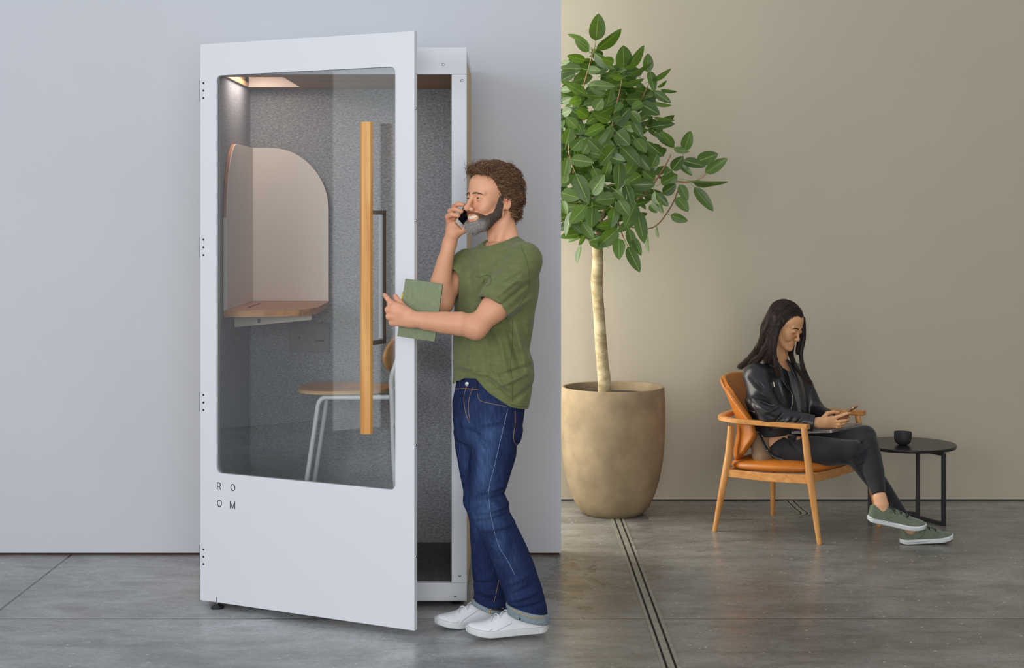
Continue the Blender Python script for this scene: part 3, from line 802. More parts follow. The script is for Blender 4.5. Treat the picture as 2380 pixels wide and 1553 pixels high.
TRACED = """222 222 240 75 90|190 255 75 178 38|228 268 370 168 55|185 282 110 220 45|215 290 320 385 50|165 330 65 305 48|375 370 375 250 92
385 375 498 255 55|505 395 512 292 60|395 415 540 350 24|530 440 642 382 30|520 390 545 490 50|370 430 300 412 38|180 465 320 470 54|320 345 255 318 50
175 380 250 388 45|370 465 490 440 32|170 520 60 450 60|290 560 310 480 60|275 515 190 478 48|145 545 75 560 60|215 600 260 540 70|290 530 150 525 32
324 580 200 650 46|365 560 330 612 42|326 680 412 590 85|415 610 470 674 52|470 570 570 622 72|540 500 632 562 46|560 480 612 445 18|575 490 665 508 16
530 560 635 585 20|540 640 655 668 20|300 660 225 632 52|270 690 165 735 62|286 710 205 810 58|310 690 272 782 52|335 720 405 792 86|420 650 480 752 52
440 760 500 832 62|560 730 655 806 52|332 800 248 905 86|362 805 462 900 82|500 770 590 865 46|708 822 742 715 62|650 815 735 830 36|650 800 585 720 46
530 910 560 838 62|460 850 522 932 62|776 884 893 842 72|823 945 940 868 62|700 880 818 904 56|640 930 700 858 62|350 885 350 1038 72|272 962 300 880 52
115 955 180 1112 88|195 1062 268 958 82|50 965 70 862 62|85 872 212 890 68|60 790 85 695 72|150 842 202 748 64|420 1010 548 1010 72|545 985 480 938 62
580 1005 672 958 82|590 1060 662 1008 62|640 932 598 960 46|680 890 752 962 38|740 990 948 1012 26|758 1000 892 1012 34|762 1026 866 1156 62|682 1010 726 1096 52
668 1080 726 1152 62|632 1178 726 1212 50|544 1048 582 1172 42|555 1058 620 1130 46|520 1118 562 1165 46|332 1082 218 1098 76|345 1094 402 1178 78|385 1008 422 1120 62
328 1040 392 1092 62|440 1118 382 1242 86|448 1150 488 1332 72|203 1136 200 1244 82|166 1130 82 1222 76|327 1134 308 1248 64|320 1226 234 1240 52|342 1256 232 1352 86
350 1306 350 1418 68|398 1350 466 1492 64|270 1350 184 1328 50|95 1155 48 1290 36|140 1345 114 1440 26|162 1290 130 1342 26|95 1222 148 1280 32|400 1250 442 1382 52
430 1300 472 1402 42|505 1290 505 1385 18|555 1242 563 1300 16|35 1055 128 1082 76|40 1000 64 940 52|40 1100 62 1170 42|150 1216 205 1304 62|88 602 152 642 62
40 622 92 600 52|38 560 92 538 42|34 345 82 334 26|30 398 112 386 30|35 440 112 402 46|32 492 102 488 42|480 562 420 592 52|385 620 300 660 50|250 830 180 760 60
210 920 250 1000 60|440 880 385 960 64|470 960 400 1000 60|180 640 120 600 60|260 760 330 840 60|120 700 60 640 60|90 820 150 760 66|250 620 170 680 54|300 860 380 880 60"""
canopyY = 8.36
def Z(x, y): return 1290+x/2.3535, y/2.3535
def ycan(px, py, f=1):
    # depth of the crown's near surface: a rounded crown
    dx = (px-1400)/190; dy = (py-330)/270
    return canopyY-.27*math.sqrt(max(.05, 1-.6*dx*dx-.5*dy*dy))*f
tips = []
for row in TRACED.replace('\n', '|').split('|'):
    bx, by, tx, ty, w_ = map(float, row.split())
    a, b_ = Z(bx, by), Z(tx, ty)
    Yb = ycan(*a)+rp.uniform(-.03, .05); Lpx = math.hypot(a[0]-b_[0], a[1]-b_[1])
    thin = w_ < .36*Lpx*2.3535
    Yt = Yb+rp.uniform(-.05, .03)-(.04 if not thin else 0)
    p, q = P(a[0], a[1], Yb), P(b_[0], b_[1], Yt)
    W = w_/2.3535*Yb/FPX
    if thin:   # seen edge-on: a full blade turned about its midrib
        full = max(W*1.9, .38*(q-p).length); roll = math.acos(min(1, W/full))*(1 if rp.random() < .7 else -1)
        add_leaf(p, q, full, roll, .12, rp.random())
    else:
        add_leaf(p, q, W*1.04, rp.uniform(-.25, .25), rp.uniform(-.05, .2), rp.random())
    tips.append(p)
# leaves deeper in the crown, behind and to the left of the traced ones
n_in = 0
while n_in < 470:
    px, py = rp.uniform(1215, 1600), rp.uniform(120, 600)
    ex = ((px-1385)/(150 if py < 520 else 95))**2+((py-345)/(228))**2
    if ex > .92: continue
    if px > 1500 and py < 150: continue
    Y = rp.uniform(8.30, 8.62)
    if ex > .6: Y = rp.uniform(8.32, 8.5)
    base = P(px, py, Y)
    az = rp.uniform(0, 2*math.pi); el = rp.uniform(-.5, .5)
    d = Vector((math.cos(az)*math.cos(el), math.sin(az)*math.cos(el)*.6, math.sin(el)-.1)); L_ = rp.uniform(.085, .135)
    t = base+d*L_
    if t.y > 8.84: t.y = 8.8
    if t.x < .25 and t.y < 7.8: continue
    add_leaf(base, t, L_*rp.uniform(.45, .6), rp.uniform(-.9, .9), rp.uniform(0, .3), rp.random()); n_in += 1
    tips.append(base)
TB = P(1405, 917, 8.50)
tree = thing('fig_tree', 'leafy green fig tree with a pale bare trunk, growing in the concrete planter', 'tree', (TB.x, 8.50, .64))
me = mesh_from(LV, LF)
uvl = me.uv_layers.new(name='leaf'); ta = me.attributes.new('tone', 'FLOAT', 'POINT')
ta.data.foreach_set('value', LT)
vi = np.zeros(len(me.loops), dtype=np.int32); me.loops.foreach_get('vertex_index', vi)
uvl.data.foreach_set('uv', np.array(LUV, dtype=np.float32)[vi].ravel())
fo_ = link('foliage', me, m_leaf, None, True); adopt(fo_, tree)
tag(fo_, kind='stuff')
tr = [(1406, 922, 16.5), (1404, 880, 15), (1400, 840, 14), (1396, 790, 14), (1393, 740, 13.5), (1389, 690, 13), (1387, 655, 14), (1389, 620, 12.8), (1389, 590, 12.6), (1388, 555, 12.5), (1384, 535, 12)]
pts = smoothpath([P(a, b_, 8.50)+Vector((0, 0, 0)) for a, b_, r in tr], 5)
rr = list(np.interp(np.linspace(0, 1, len(pts)), np.linspace(0, 1, len(tr)), [r*8.5/FPX for _, _, r in tr]))
rr = [r*(1+.035*noise.noise(Vector((0, 0, i*.37)))*2) for i, r in enumerate(rr)]
MB().tube(pts, rr, 20).done('trunk', m_bark, tree, smooth=True)
def branch(zs, r0, r1, m=m_bark, Y0=8.50, Y1=8.3):
    q = [Z(*z) for z in zs]
    pp = smoothpath([P(a, b_, Y0+(Y1+.07-Y0)*i/(len(q)-1)) for i, (a, b_) in enumerate(q)], 5)
    return MB().tube(pp, [(r0+(r1*.5-r0)*i/(len(pp)-1))*.75*8.4/FPX for i in range(len(pp))], 10).done('branch', m, tree, smooth=True)
for zs, r0, r1, m, y1 in (
    ([(225, 1260), (190, 1230), (140, 1180), (100, 1100)], 8, 4, m_bark, 8.4), ([(225, 1260), (255, 1190), (270, 1120), (265, 1000), (215, 930)], 9, 4, m_bark, 8.4),
    ([(235, 1230), (330, 1190), (400, 1130), (490, 1055), (570, 960), (635, 845)], 7.5, 3.5, m_twig, 8.2), ([(570, 970), (680, 995), (770, 990), (830, 950)], 4.5, 2, m_twig, 8.18),
    ([(672, 1045), (640, 1120), (570, 1220), (505, 1252), (400, 1240)], 2.4, 3.4, m_twig, 8.4), ([(260, 1000), (320, 900), (330, 780), (315, 680), (350, 520), (365, 440)], 5, 3, m_twig, 8.22),
    ([(320, 700), (400, 620), (470, 550), (515, 450)], 4, 3, m_twig, 8.24), ([(265, 900), (180, 760), (130, 600), (150, 500), (190, 350), (220, 250)], 5, 2.5, m_twig, 8.22),
    ([(45, 1020), (95, 970), (100, 910), (75, 830), (80, 770)], 5, 3, m_twig, 8.16), ([(215, 1100), (130, 1115), (60, 1105)], 2.5, 1.8, m_twig, 8.2),
    ([(340, 1200), (370, 1290), (400, 1350)], 3, 1.8, m_twig, 8.14), ([(120, 520), (110, 470), (85, 430)], 3, 1.6, m_twig, 8.2)):
    branch(zs, r0, r1, m, Y1=y1)
# ================================================================ implicit modelling: smooth solids meshed by surface nets
f32 = np.float32
def nrm(v): return np.sqrt(np.einsum('ij,ij->i', v, v))
def V3(p): return np.array([p[0], p[1], p[2]], dtype=f32)
def smin(a, b, k):
    if k <= 0: return np.minimum(a, b)
    h = np.maximum(k-np.abs(a-b), 0)/k
    return np.minimum(a, b)-h*h*k*.25
def smax(a, b, k): return -smin(-a, -b, k)
def cone(a, b, ra, rb):
    """capsule with two end radii"""
    a, b = V3(a), V3(b); ab = b-a; L2 = float(ab@ab)+1e-12
    def f(P_):
        t = np.clip(((P_-a)@ab)/L2, 0, 1)
        return nrm(P_-a-t[:, None]*ab)-(ra+(rb-ra)*t)
    return f
def ball(c, r):
    c = V3(c)
    return lambda P_: nrm(P_-c)-r
def rotm(rx=0, ry=0, rz=0):
    return np.array((Matrix.Rotation(rz, 3, 'Z')@Matrix.Rotation(ry, 3, 'Y')@Matrix.Rotation(rx, 3, 'X')), dtype=f32)
def ell(c, r, R=None):
    c = V3(c); r = V3(r); m = float(min(r))
    def f(P_):
        q = P_-c
        if R is not None: q = q@R
        k = nrm(q/r); k2 = nrm(q/(r*r))+1e-9
        return k*(k-1)/k2
    return f
def rbox(c, h, r, R=None):
    c = V3(c); h = V3(h)
    def f(P_):
        q = P_-c
        if R is not None: q = q@R
        d = np.abs(q)-h+r
        return np.linalg.norm(np.maximum(d, 0), axis=1)+np.minimum(d.max(axis=1), 0)-r
    return f
def plane(p, n):
    p = V3(p); n = V3(n); n = n/np.linalg.norm(n)
    return lambda P_: (P_-p)@n
def chain(pts, rs, k=0.004):
    fs = [cone(pts[i], pts[i+1], rs[i], rs[i+1]) for i in range(len(pts)-1)]
    def f(P_):
        d = fs[0](P_)
        for g in fs[1:]: d = smin(d, g(P_), k)
        return d
    return f
class Stack:
    """horizontal elliptical sections along z. rows: z, cx, cy, a, b, rot(rad)"""
    def __init__(s, rows, ecap=.02, p=2.0):
        rows = sorted(rows); R = np.array(rows, dtype=np.float64)
        n = 200; zz = np.linspace(R[0, 0], R[-1, 0], n); s.z = zz; s.p = p; s.ecap = ecap
        s.T = []
        for k in range(1, 6):
            v = np.interp(zz, R[:, 0], R[:, k])
            kern = np.hanning(13); kern /= kern.sum()
            vp = np.pad(v, 6, mode='edge'); vp = np.convolve(vp, kern, 'valid')
            s.T.append(vp)
    def __call__(s, P_):
        z = P_[:, 2]; cx, cy, a, b, ro = [np.interp(z, s.z, t).astype(f32) for t in s.T]
        c, sn = np.cos(ro), np.sin(ro); dx = P_[:, 0]-cx; dy = P_[:, 1]-cy
        u = dx*c+dy*sn; v = -dx*sn+dy*c
        if s.p == 2: q = np.sqrt((u/a)**2+(v/b)**2)
        else: q = (np.abs(u/a)**s.p+np.abs(v/b)**s.p)**(1/s.p)
        g = np.sqrt((u/a**2)**2+(v/b**2)**2)/np.maximum(q, 1e-3)   # gradient length, keeps the field near true distance
        d = (q-1)/np.maximum(g, 1e-3) if s.p == 2 else (q-1)*np.minimum(a, b)
        d = np.where(q < .3, -np.minimum(a, b)*.7, d)
        return smax(d, np.maximum(s.z[0]-z, z-s.z[-1]), s.ecap)
def pxrow(py, L, R, Y, ratio=.62, phi=0., pad=0.):
    """image row -> section whose silhouette spans L..R at depth Y; phi = angle of the long axis."""
    z = HC-(py-HY)/FPX*Y; hw = (R-L)/2/FPX*Y+pad; cx = ((L+R)/2-CX)/FPX*Y
    a = hw/math.sqrt(math.cos(phi)**2+(ratio*math.sin(phi))**2)
    return (z, cx, Y, a, a*ratio, phi)
def fbm(P_, sc, seed=0, octs=3):
    """cheap smooth noise from summed sines, roughly -1..1"""
    r = np.random.RandomState(seed); out = np.zeros(len(P_), dtype=f32); amp = 1.; tot = 0
    for o in range(octs):
        acc = 0
        for k in range(4):
            w = r.normal(size=3); w = w/np.linalg.norm(w)*sc*(2**o)*r.uniform(.7, 1.3); ph = r.uniform(0, 6.28)
            acc = acc+np.sin(P_@w.astype(f32)+ph)
        out += (amp*acc/4).astype(f32); tot += amp; amp *= .5
    return out/tot
def fold(px0, py0, px1, py1, w, amp, Y):
    """a ridge (amp>0) or crease (amp<0) running along an image-space segment, constant through the depth near Y."""
    a, b = P(px0, py0, Y), P(px1, py1, Y)
    a = np.array([a.x, a.z], dtype=f32); b = np.array([b.x, b.z], dtype=f32); ab = b-a; L2 = float(ab@ab)
    def f(P_):
        q = P_[:, [0, 2]]-a; t = np.clip((q@ab)/L2, 0, 1)
        d = np.linalg.norm(q-t[:, None]*ab, axis=1)
        front = 1/(1+np.exp(np.clip((P_[:, 1]-(Y+.12))/.02, -30, 30)))
        return -amp*np.exp(-(d/w)**2)*front*np.sin(np.pi*np.clip(t*.8+.1, 0, 1))
    return f
def mesh_field(field, lo, hi, h, post=None):
    lo = np.array(lo, dtype=np.float64); hi = np.array(hi, dtype=np.float64); B = 8
    nb = np.ceil((hi-lo)/(h*B)).astype(int)+1; n = nb*B
    cen = [lo[i]+(np.arange(nb[i])*B+(B-1)/2)*h for i in range(3)]
    C3 = np.stack(np.meshgrid(*cen, indexing='ij'), -1).reshape(-1, 3).astype(f32)
    dc = np.concatenate([field(c) for c in np.array_split(C3, max(1, len(C3)//200000+1))])
    rad = h*B*.5*1.7321
    D = np.repeat(np.repeat(np.repeat(dc.reshape(nb), B, 0), B, 1), B, 2).astype(f32)
    act = np.abs(dc) < rad*1.45+.004
    idx = np.argwhere(act.reshape(nb))
    off = np.stack(np.meshgrid(*[np.arange(B)]*3, indexing='ij'), -1).reshape(-1, 3)
    for ch_ in np.array_split(idx, max(1, len(idx)*512//400000+1)):
        if len(ch_) == 0: continue
        ijk = (ch_[:, None, :]*B+off[None]).reshape(-1, 3)
        p = (lo+ijk*h).astype(f32)
        D[ijk[:, 0], ijk[:, 1], ijk[:, 2]] = field(p)
    S = D < 0
    c = np.zeros(tuple(n-1), dtype=np.int8)
    for dx in (0, 1):
        for dy in (0, 1):
            for dz in (0, 1): c += S[dx:n[0]-1+dx, dy:n[1]-1+dy, dz:n[2]-1+dz]
    A = (c > 0) & (c < 8)
    I = np.argwhere(A); ID = -np.ones(A.shape, dtype=np.int64); ID[A] = np.arange(len(I))
    acc = np.zeros((len(I), 3)); cnt = np.zeros(len(I))
    cor = [(0, 0, 0), (1, 0, 0), (0, 1, 0), (1, 1, 0), (0, 0, 1), (1, 0, 1), (0, 1, 1), (1, 1, 1)]
    for a in range(8):
        for b in range(a+1, 8):
            if sum(abs(cor[a][k]-cor[b][k]) for k in range(3)) != 1: continue
            ia = I+cor[a]; ib = I+cor[b]
            da = D[ia[:, 0], ia[:, 1], ia[:, 2]]; db = D[ib[:, 0], ib[:, 1], ib[:, 2]]
            m = (da < 0) != (db < 0); t = (da[m]/(da[m]-db[m]))[:, None]
            acc[m] += np.array(cor[a])+t*(np.array(cor[b])-np.array(cor[a])); cnt[m] += 1
    V = lo+(I+acc/cnt[:, None])*h
    Fs = []
    for ax in range(3):
        s0 = [slice(1, -1)]*3; s0[ax] = slice(0, -1)
        s1 = [slice(1, -1)]*3; s1[ax] = slice(1, None)
        a, b = S[tuple(s0)], S[tuple(s1)]
        E_ = np.argwhere(a != b)
        if len(E_) == 0: continue
        av = a[E_[:, 0], E_[:, 1], E_[:, 2]]
        base = E_.copy()
        o = [k for k in range(3) if k != ax]
        for k in o: base[:, k] += 1
        def g(d1, d2):
            q = base.copy(); q[:, o[0]] -= d1; q[:, o[1]] -= d2
            return ID[q[:, 0], q[:, 1], q[:, 2]]
        q = np.stack([g(1, 1), g(0, 1), g(0, 0), g(1, 0)], 1)
        flip = av if ax != 1 else ~av
        q[~flip] = q[~flip][:, ::-1]
        Fs.append(q)
    Fq = np.concatenate(Fs); Fq = Fq[(Fq >= 0).all(1)]
    if post is not None: V = post(V)
    return V, Fq
def np_mesh(V, Fq, name='m'):
    me = bpy.data.meshes.new(name); me.vertices.add(len(V)); me.vertices.foreach_set('co', np.asarray(V, dtype=f32).ravel())
    k = Fq.shape[1]; me.loops.add(len(Fq)*k); me.loops.foreach_set('vertex_index', Fq.ravel().astype(np.int32))
    me.polygons.add(len(Fq)); me.polygons.foreach_set('loop_start', np.arange(0, len(Fq)*k, k, dtype=np.int32))
    try: me.polygons.foreach_set('loop_total', np.full(len(Fq), k, dtype=np.int32))
    except Exception: pass
    me.update(calc_edges=True); me.validate()
    return me
def add_color(me, cols, name='paint'):
    at = me.color_attributes.new(name, 'FLOAT_COLOR', 'POINT')
    c = np.ones((len(me.vertices), 4), dtype=f32); c[:, :3] = cols; at.data.foreach_set('color', c.ravel())
def painted_mat(name, rough=.5, spec=.4, bump=0., bscale=60., sss=0., var=0., vscale=20., attr='paint', sheen=0., stretch=None, coat=0.):
    m = mat(name, (1, 1, 1, 1), rough, spec=spec, bump=bump, bscale=bscale, sss=sss, sheen=sheen, stretch=stretch, coat=coat)
    nt = m.node_tree; b = nt.nodes['Principled BSDF']
    if any(n.type == 'ATTRIBUTE' for n in nt.nodes): return m
    a = nt.nodes.new('ShaderNodeAttribute'); a.attribute_name = attr
    out = a.outputs['Color']
    if var:
        t = nt.nodes.new('ShaderNodeTexCoord'); mp = nt.nodes.new('ShaderNodeMapping')
        if stretch: mp.inputs['Scale'].default_value = stretch
        n = nt.nodes.new('ShaderNodeTexNoise'); n.inputs['Scale'].default_value = vscale; n.inputs['Detail'].default_value = 5
        nt.links.new(t.outputs['Object'], mp.inputs[0]); nt.links.new(mp.outputs[0], n.inputs['Vector'])
        r = nt.nodes.new('ShaderNodeValToRGB'); r.color_ramp.elements[0].color = (1-var,)*3+(1,); r.color_ramp.elements[1].color = (1+var,)*3+(1,)
        r.color_ramp.elements[0].position = .3; r.color_ramp.elements[1].position = .7
        x = nt.nodes.new('ShaderNodeMix'); x.data_type = 'RGBA'; x.blend_type = 'MULTIPLY'; x.inputs['Factor'].default_value = 1
        nt.links.new(n.outputs['Fac'], r.inputs[0]); nt.links.new(out, [q for q in x.inputs if q.name == 'A' and q.type == 'RGBA'][0])
        nt.links.new(r.outputs[0], [q for q in x.inputs if q.name == 'B' and q.type == 'RGBA'][0]); out = [q for q in x.outputs if q.type == 'RGBA'][0]
    nt.links.new(out, b.inputs['Base Color'])
    return m
def union(items):
    """items: (fn, k) in order; k>0 smooth union; ('sub', fn, k) subtract; ('disp', fn) add"""
    def f(P_):
        d = None
        for it in items:
            if it[0] == 'sub': d = smax(d, -it[1](P_), it[2])
            elif it[0] == 'cut': d = smax(d, it[1](P_), it[2])
            elif it[0] == 'disp': d = d+it[1](P_)
            else:
                v = it[0](P_); d = v if d is None else smin(d, v, it[1])
        return d
    return f
def sdf_obj(name, field, lo, hi, h, m, parent, cols=None, smooth_it=0):
    V, Fq = mesh_field(field, lo, hi, h)
    me = np_mesh(V, Fq, name)
    if cols is not None: add_color(me, cols(V.astype(f32)))
    o = link(name, me, m, None, True)
    if parent is not None: adopt(o, parent)
    return o
def strands_mesh(paths, r, taper=.35, n=3):
    """paths: list of (N,3) arrays -> one tube mesh"""
    Vs, Fs = [], []; off = 0
    for k, pts in enumerate(paths):
        pts = np.asarray(pts, dtype=np.float64); N = len(pts)
        t = np.gradient(pts, axis=0); t /= np.linalg.norm(t, axis=1)[:, None]+1e-12
        ref = np.array([.31, .52, .79]); x = np.cross(t, ref); x /= np.linalg.norm(x, axis=1)[:, None]+1e-12; y = np.cross(t, x)
        rr = (r[k] if isinstance(r, (list, np.ndarray)) else r)*(1-(1-taper)*np.linspace(0, 1, N)**2)
        ang = 2*np.pi*np.arange(n)/n
        ring = pts[:, None, :]+rr[:, None, None]*(np.cos(ang)[None, :, None]*x[:, None, :]+np.sin(ang)[None, :, None]*y[:, None, :])
        Vs.append(ring.reshape(-1, 3))
        i = np.arange(N-1)[:, None]*n; j = np.arange(n)[None]; j2 = (j+1) % n
        q = np.stack([i+j, i+j2, i+n+j2, i+n+j], -1).reshape(-1, 4)+off
        Fs.append(q); off += N*n
    return np.concatenate(Vs), np.concatenate(Fs)
# ================================================================ heads (local frame: x to the person's left, y forward, z up, origin between the temples at eye height)
class Frame:
    def __init__(s, O, yaw, pitch=0., roll=0., sc=1.):
        """yaw: horizontal facing angle (world, radians from +x); pitch>0 looks up"""
        F = Vector((math.cos(yaw)*math.cos(pitch), math.sin(yaw)*math.cos(pitch), math.sin(pitch)))
        L = Vector((-math.sin(yaw), math.cos(yaw), 0)); U = L.cross(F)*-1
        q = Matrix.Rotation(roll, 3, F); L = q@L; U = q@U
        s.O = np.array(O, dtype=np.float64); s.M = np.array([L, F, U], dtype=np.float64); s.sc = sc   # rows
    def w(s, V): return (np.asarray(V)@s.M)*s.sc+s.O
    def l(s, W): return ((np.asarray(W)-s.O)@s.M.T)/s.sc
    def v(s, d): return np.asarray(d)@s.M
def head_items(kind, neck_to, neck_r):
    m = kind == 'man'; it = []
    A = lambda f, k=0.: it.append((f, k))
    if m:
        A(ell((0, -.016, .040), (.075, .096, .083))); A(ell((0, .032, .042), (.060, .052, .058)), .03)
        A(ell((0, .034, -.032), (.057, .050, .074)), .025)
    else:
        A(ell((0, -.016, .036), (.072, .090, .080))); A(ell((0, .032, .038), (.058, .048, .056)), .03)
        A(ell((0, .034, -.030), (.056, .047, .070)), .025)
    for s in (-1, 1):
        if m:
            A(cone((s*.056, -.004, -.052), (s*.024, .066, -.106), .017, .014), .025)
            A(ball((s*.043, .056, -.020), .018), .022); A(ball((s*.036, .066, -.040), .0165), .018)
            A(cone((s*.010, .0865, .017), (s*.044, .072, .019), .0085, .0075), .013)
        else:
            A(cone((s*.052, -.004, -.050), (s*.016, .066, -.096), .016, .013), .03)
            A(ball((s*.040, .056, -.024), .019), .022); A(ball((s*.033, .064, -.044), .0145), .02)
            A(cone((s*.012, .082, .016), (s*.040, .072, .019), .0065, .006), .014)
    A(ball((0, .0775, -.106 if m else -.098), .0185 if m else .0145), .022)
    for s in (-1, 1):
        it.append(('sub', ell((s*.032, .099, -.001), (.0165, .0155, .0088)), .012))
        A(ball((s*.031, .0745, -.0015), .0141), .0045)
        if m: it.append(('sub', ell((s*.0312, .090, -.0012), (.0112, .0118, .0022), rotm(0, s*.08, 0)), .0012))
        else: it.append(('sub', ell((s*.0312, .088, -.0072), (.0105, .0105, .0016), rotm(0, s*-.10, 0)), .0010))
    if m:
        A(cone((0, .0865, .012), (0, .1125, -.034), .0068, .0092), .013); A(ball((0, .1150, -.0395), .0105), .009)
        for s in (-1, 1): A(ball((s*.0125, .1015, -.0435), .0078), .008)
    else:
        A(cone((0, .0815, .008), (0, .1015, -.032), .0052, .0078), .015); A(ball((0, .1015, -.0370), .0082), .010)
        for s in (-1, 1): A(ball((s*.0105, .0935, -.0395), .0062), .008)
    ny = .1085 if m else .0965
    for s in (-1, 1): it.append(('sub', ball((s*.006, ny, -.0515 if m else -.0475), .0034), .004))
    if m:
        A(ell((0, .083, -.073), (.030, .012, .020)), .014)
        A(chain([(-.033, .0745, -.0635), (-.016, .0895, -.0680), (0, .0955, -.0690), (.016, .0895, -.0680), (.033, .0745, -.0635)], [.0025, .0032, .0034, .0032, .0025]), .005)
        A(chain([(-.032, .0750, -.0655), (-.017, .0880, -.0825), (0, .0935, -.0875), (.017, .0880, -.0825), (.032, .0750, -.0655)], [.0025, .0042, .0048, .0042, .0025]), .005)
        it.append(('sub', chain([(-.029, .084, -.0660), (-.013, .0985, -.0745), (0, .103, -.0775), (.013, .0985, -.0745), (.029, .084, -.0660)], [.0018, .0060, .0068, .0060, .0018]), .002))
        A(chain([(-.026, .0755, -.0680), (-.012, .0880, -.0725), (0, .0905, -.0745), (.012, .0880, -.0725), (.026, .0755, -.0680)], [.0050, .0062, .0066, .0062, .0050]), 0.)
    else:
        A(ell((0, .079, -.070), (.026, .010, .018)), .014)
        A(chain([(-.0235, .0770, -.0655), (-.010, .0875, -.0665), (0, .0895, -.0675), (.010, .0875, -.0665), (.0235, .0770, -.0655)], [.002, .0038, .0040, .0038, .002]), .004)
        A(chain([(-.0215, .0765, -.0680), (-.009, .0860, -.0735), (0, .0875, -.0750), (.009, .0860, -.0735), (.0215, .0765, -.0680)], [.002, .0046, .0052, .0046, .002]), .004)
        it.append(('sub', chain([(-.022, .084, -.0662), (-.010, .0945, -.0692), (0, .097, -.0700), (.010, .0945, -.0692), (.022, .084, -.0662)], [.0009, .0014, .0014, .0014, .0009]), .002))
    for s in (-1, 1):
        R = rotm(-.20, 0, s*.50)
        A(ell((s*.0800, -.014, -.009), (.0062, .0185, .0320), R), .007)
        A(ball((s*.0740, -.004, -.036), .0062), .008)
        it.append(('sub', ell((s*.0860, -.0095, -.004), (.0062, .0115, .0205), R), .004))
        A(ell((s*.0775, .0015, -.012), (.0040, .0040, .0060)), .004)
        A(cone((s*.084, -.012, .006), (s*.083, -.012, -.020), .0028, .0024), .004)
    A(cone((0, -.034, -.045), neck_to, neck_r, neck_r*1.10), .028)
    return it
def face_paint(kind, skin, lip, L):
    n = len(L); c = np.tile(np.array(skin[:3], dtype=f32), (n, 1))*(1+.05*fbm(L*1.0, 90., 8, 2))[:, None]
    def blend(mask, col):
        nonlocal c
        c = c*(1-mask[:, None])+np.array(col[:3], dtype=f32)*mask[:, None]
    x, y, z = L[:, 0], L[:, 1], L[:, 2]; m = kind == 'man'
    def g(cx, cy, cz, r): return np.exp(-(((np.abs(x)-cx)**2+(y-cy)**2+(z-cz)**2)/r**2))
    red = rgb(206, 116, 96) if m else rgb(204, 128, 98)
    blend((.28 if m else .22)*g(.034, .07, -.035, .024)+.35*g(0, .115, -.038, .014), red)
    blend(.6*g(.080, -.01, -.01, .02), rgb(214, 120, 98))
    if m: LC = [([(-.033, .0745, -.0635), (-.016, .0895, -.0680), (0, .0955, -.0690), (.016, .0895, -.0680), (.033, .0745, -.0635)], [.0025, .0032, .0034, .0032, .0025]),
                ([(-.032, .0750, -.0655), (-.017, .0880, -.0825), (0, .0935, -.0875), (.017, .0880, -.0825), (.032, .0750, -.0655)], [.0025, .0042, .0048, .0042, .0025])]
    else: LC = [([(-.0235, .0770, -.0655), (-.010, .0875, -.0665), (0, .0895, -.0675), (.010, .0875, -.0665), (.0235, .0770, -.0655)], [.002, .0038, .0040, .0038, .002]),
                ([(-.0215, .0765, -.0680), (-.009, .0860, -.0735), (0, .0875, -.0750), (.009, .0860, -.0735), (.0215, .0765, -.0680)], [.002, .0046, .0052, .0046, .002])]
    for pts, rs in LC:
        dd = P_dist(x, y, z, pts, rs); blend((np.clip(1.25-dd/.0016, 0, 1)*.85).astype(f32), lip)
    if m:
        t = ((y < .0985) & (y > .074) & (np.abs(x) < .029))
        tt = np.abs(P_dist(x, y, z, [(-.026, .0755, -.0680), (-.012, .0880, -.0725), (0, .0905, -.0745), (.012, .0880, -.0725), (.026, .0755, -.0680)], [.0050, .0062, .0066, .0062, .0050]))
        blend((t & ((tt < .0022) & (y > .0755))).astype(f32), rgb(232, 224, 200))
    for s in (-1, 1):
        ex, ey = s*.0312, .0745; r = np.sqrt((x-ex)**2+(y-ey)**2+(z+.0015)**2)
        zc, hw_, hh = (-.0012, .0122, .0036) if m else (-.0070, .0112, .0023)
        up = zc+hh*np.sqrt(np.clip(1-((x-ex)/hw_)**2, 0, 1))
        ll = np.clip(1.3-np.abs(z-up)/.0011, 0, 1)*(np.abs(x-ex) < hw_)*(r < .0165)*(y > ey+.004)
        blend(ll.astype(f32)*(.55 if m else .9), rgb(84, 54, 42) if m else rgb(24, 16, 14))
    return c
def P_dist(x, y, z, pts, rs):
    return chain(pts, rs, .0)(np.stack([x, y, z], 1).astype(f32))
def merge_pieces(pieces):
    """[(V, F, C)] -> one mesh"""
    off = 0; Vs, Fs, Cs = [], [], []
    for V, F_, C_ in pieces: Vs.append(V); Fs.append(F_+off); Cs.append(C_); off += len(V)
    me = np_mesh(np.concatenate(Vs), np.concatenate(Fs)); add_color(me, np.concatenate(Cs)); return me
def vnormals(me):
    n = np.zeros(len(me.vertices)*3, dtype=f32)
    try: me.vertex_normals.foreach_get('vector', n)
    except Exception: me.vertices.foreach_get('normal', n)
    return n.reshape(-1, 3)
def skin_mat(name): return painted_mat(name, rough=.48, spec=.38, bump=.10, bscale=420., sss=.06)
from mathutils.bvhtree import BVHTree
CAM = Vector((0, 0, HC))
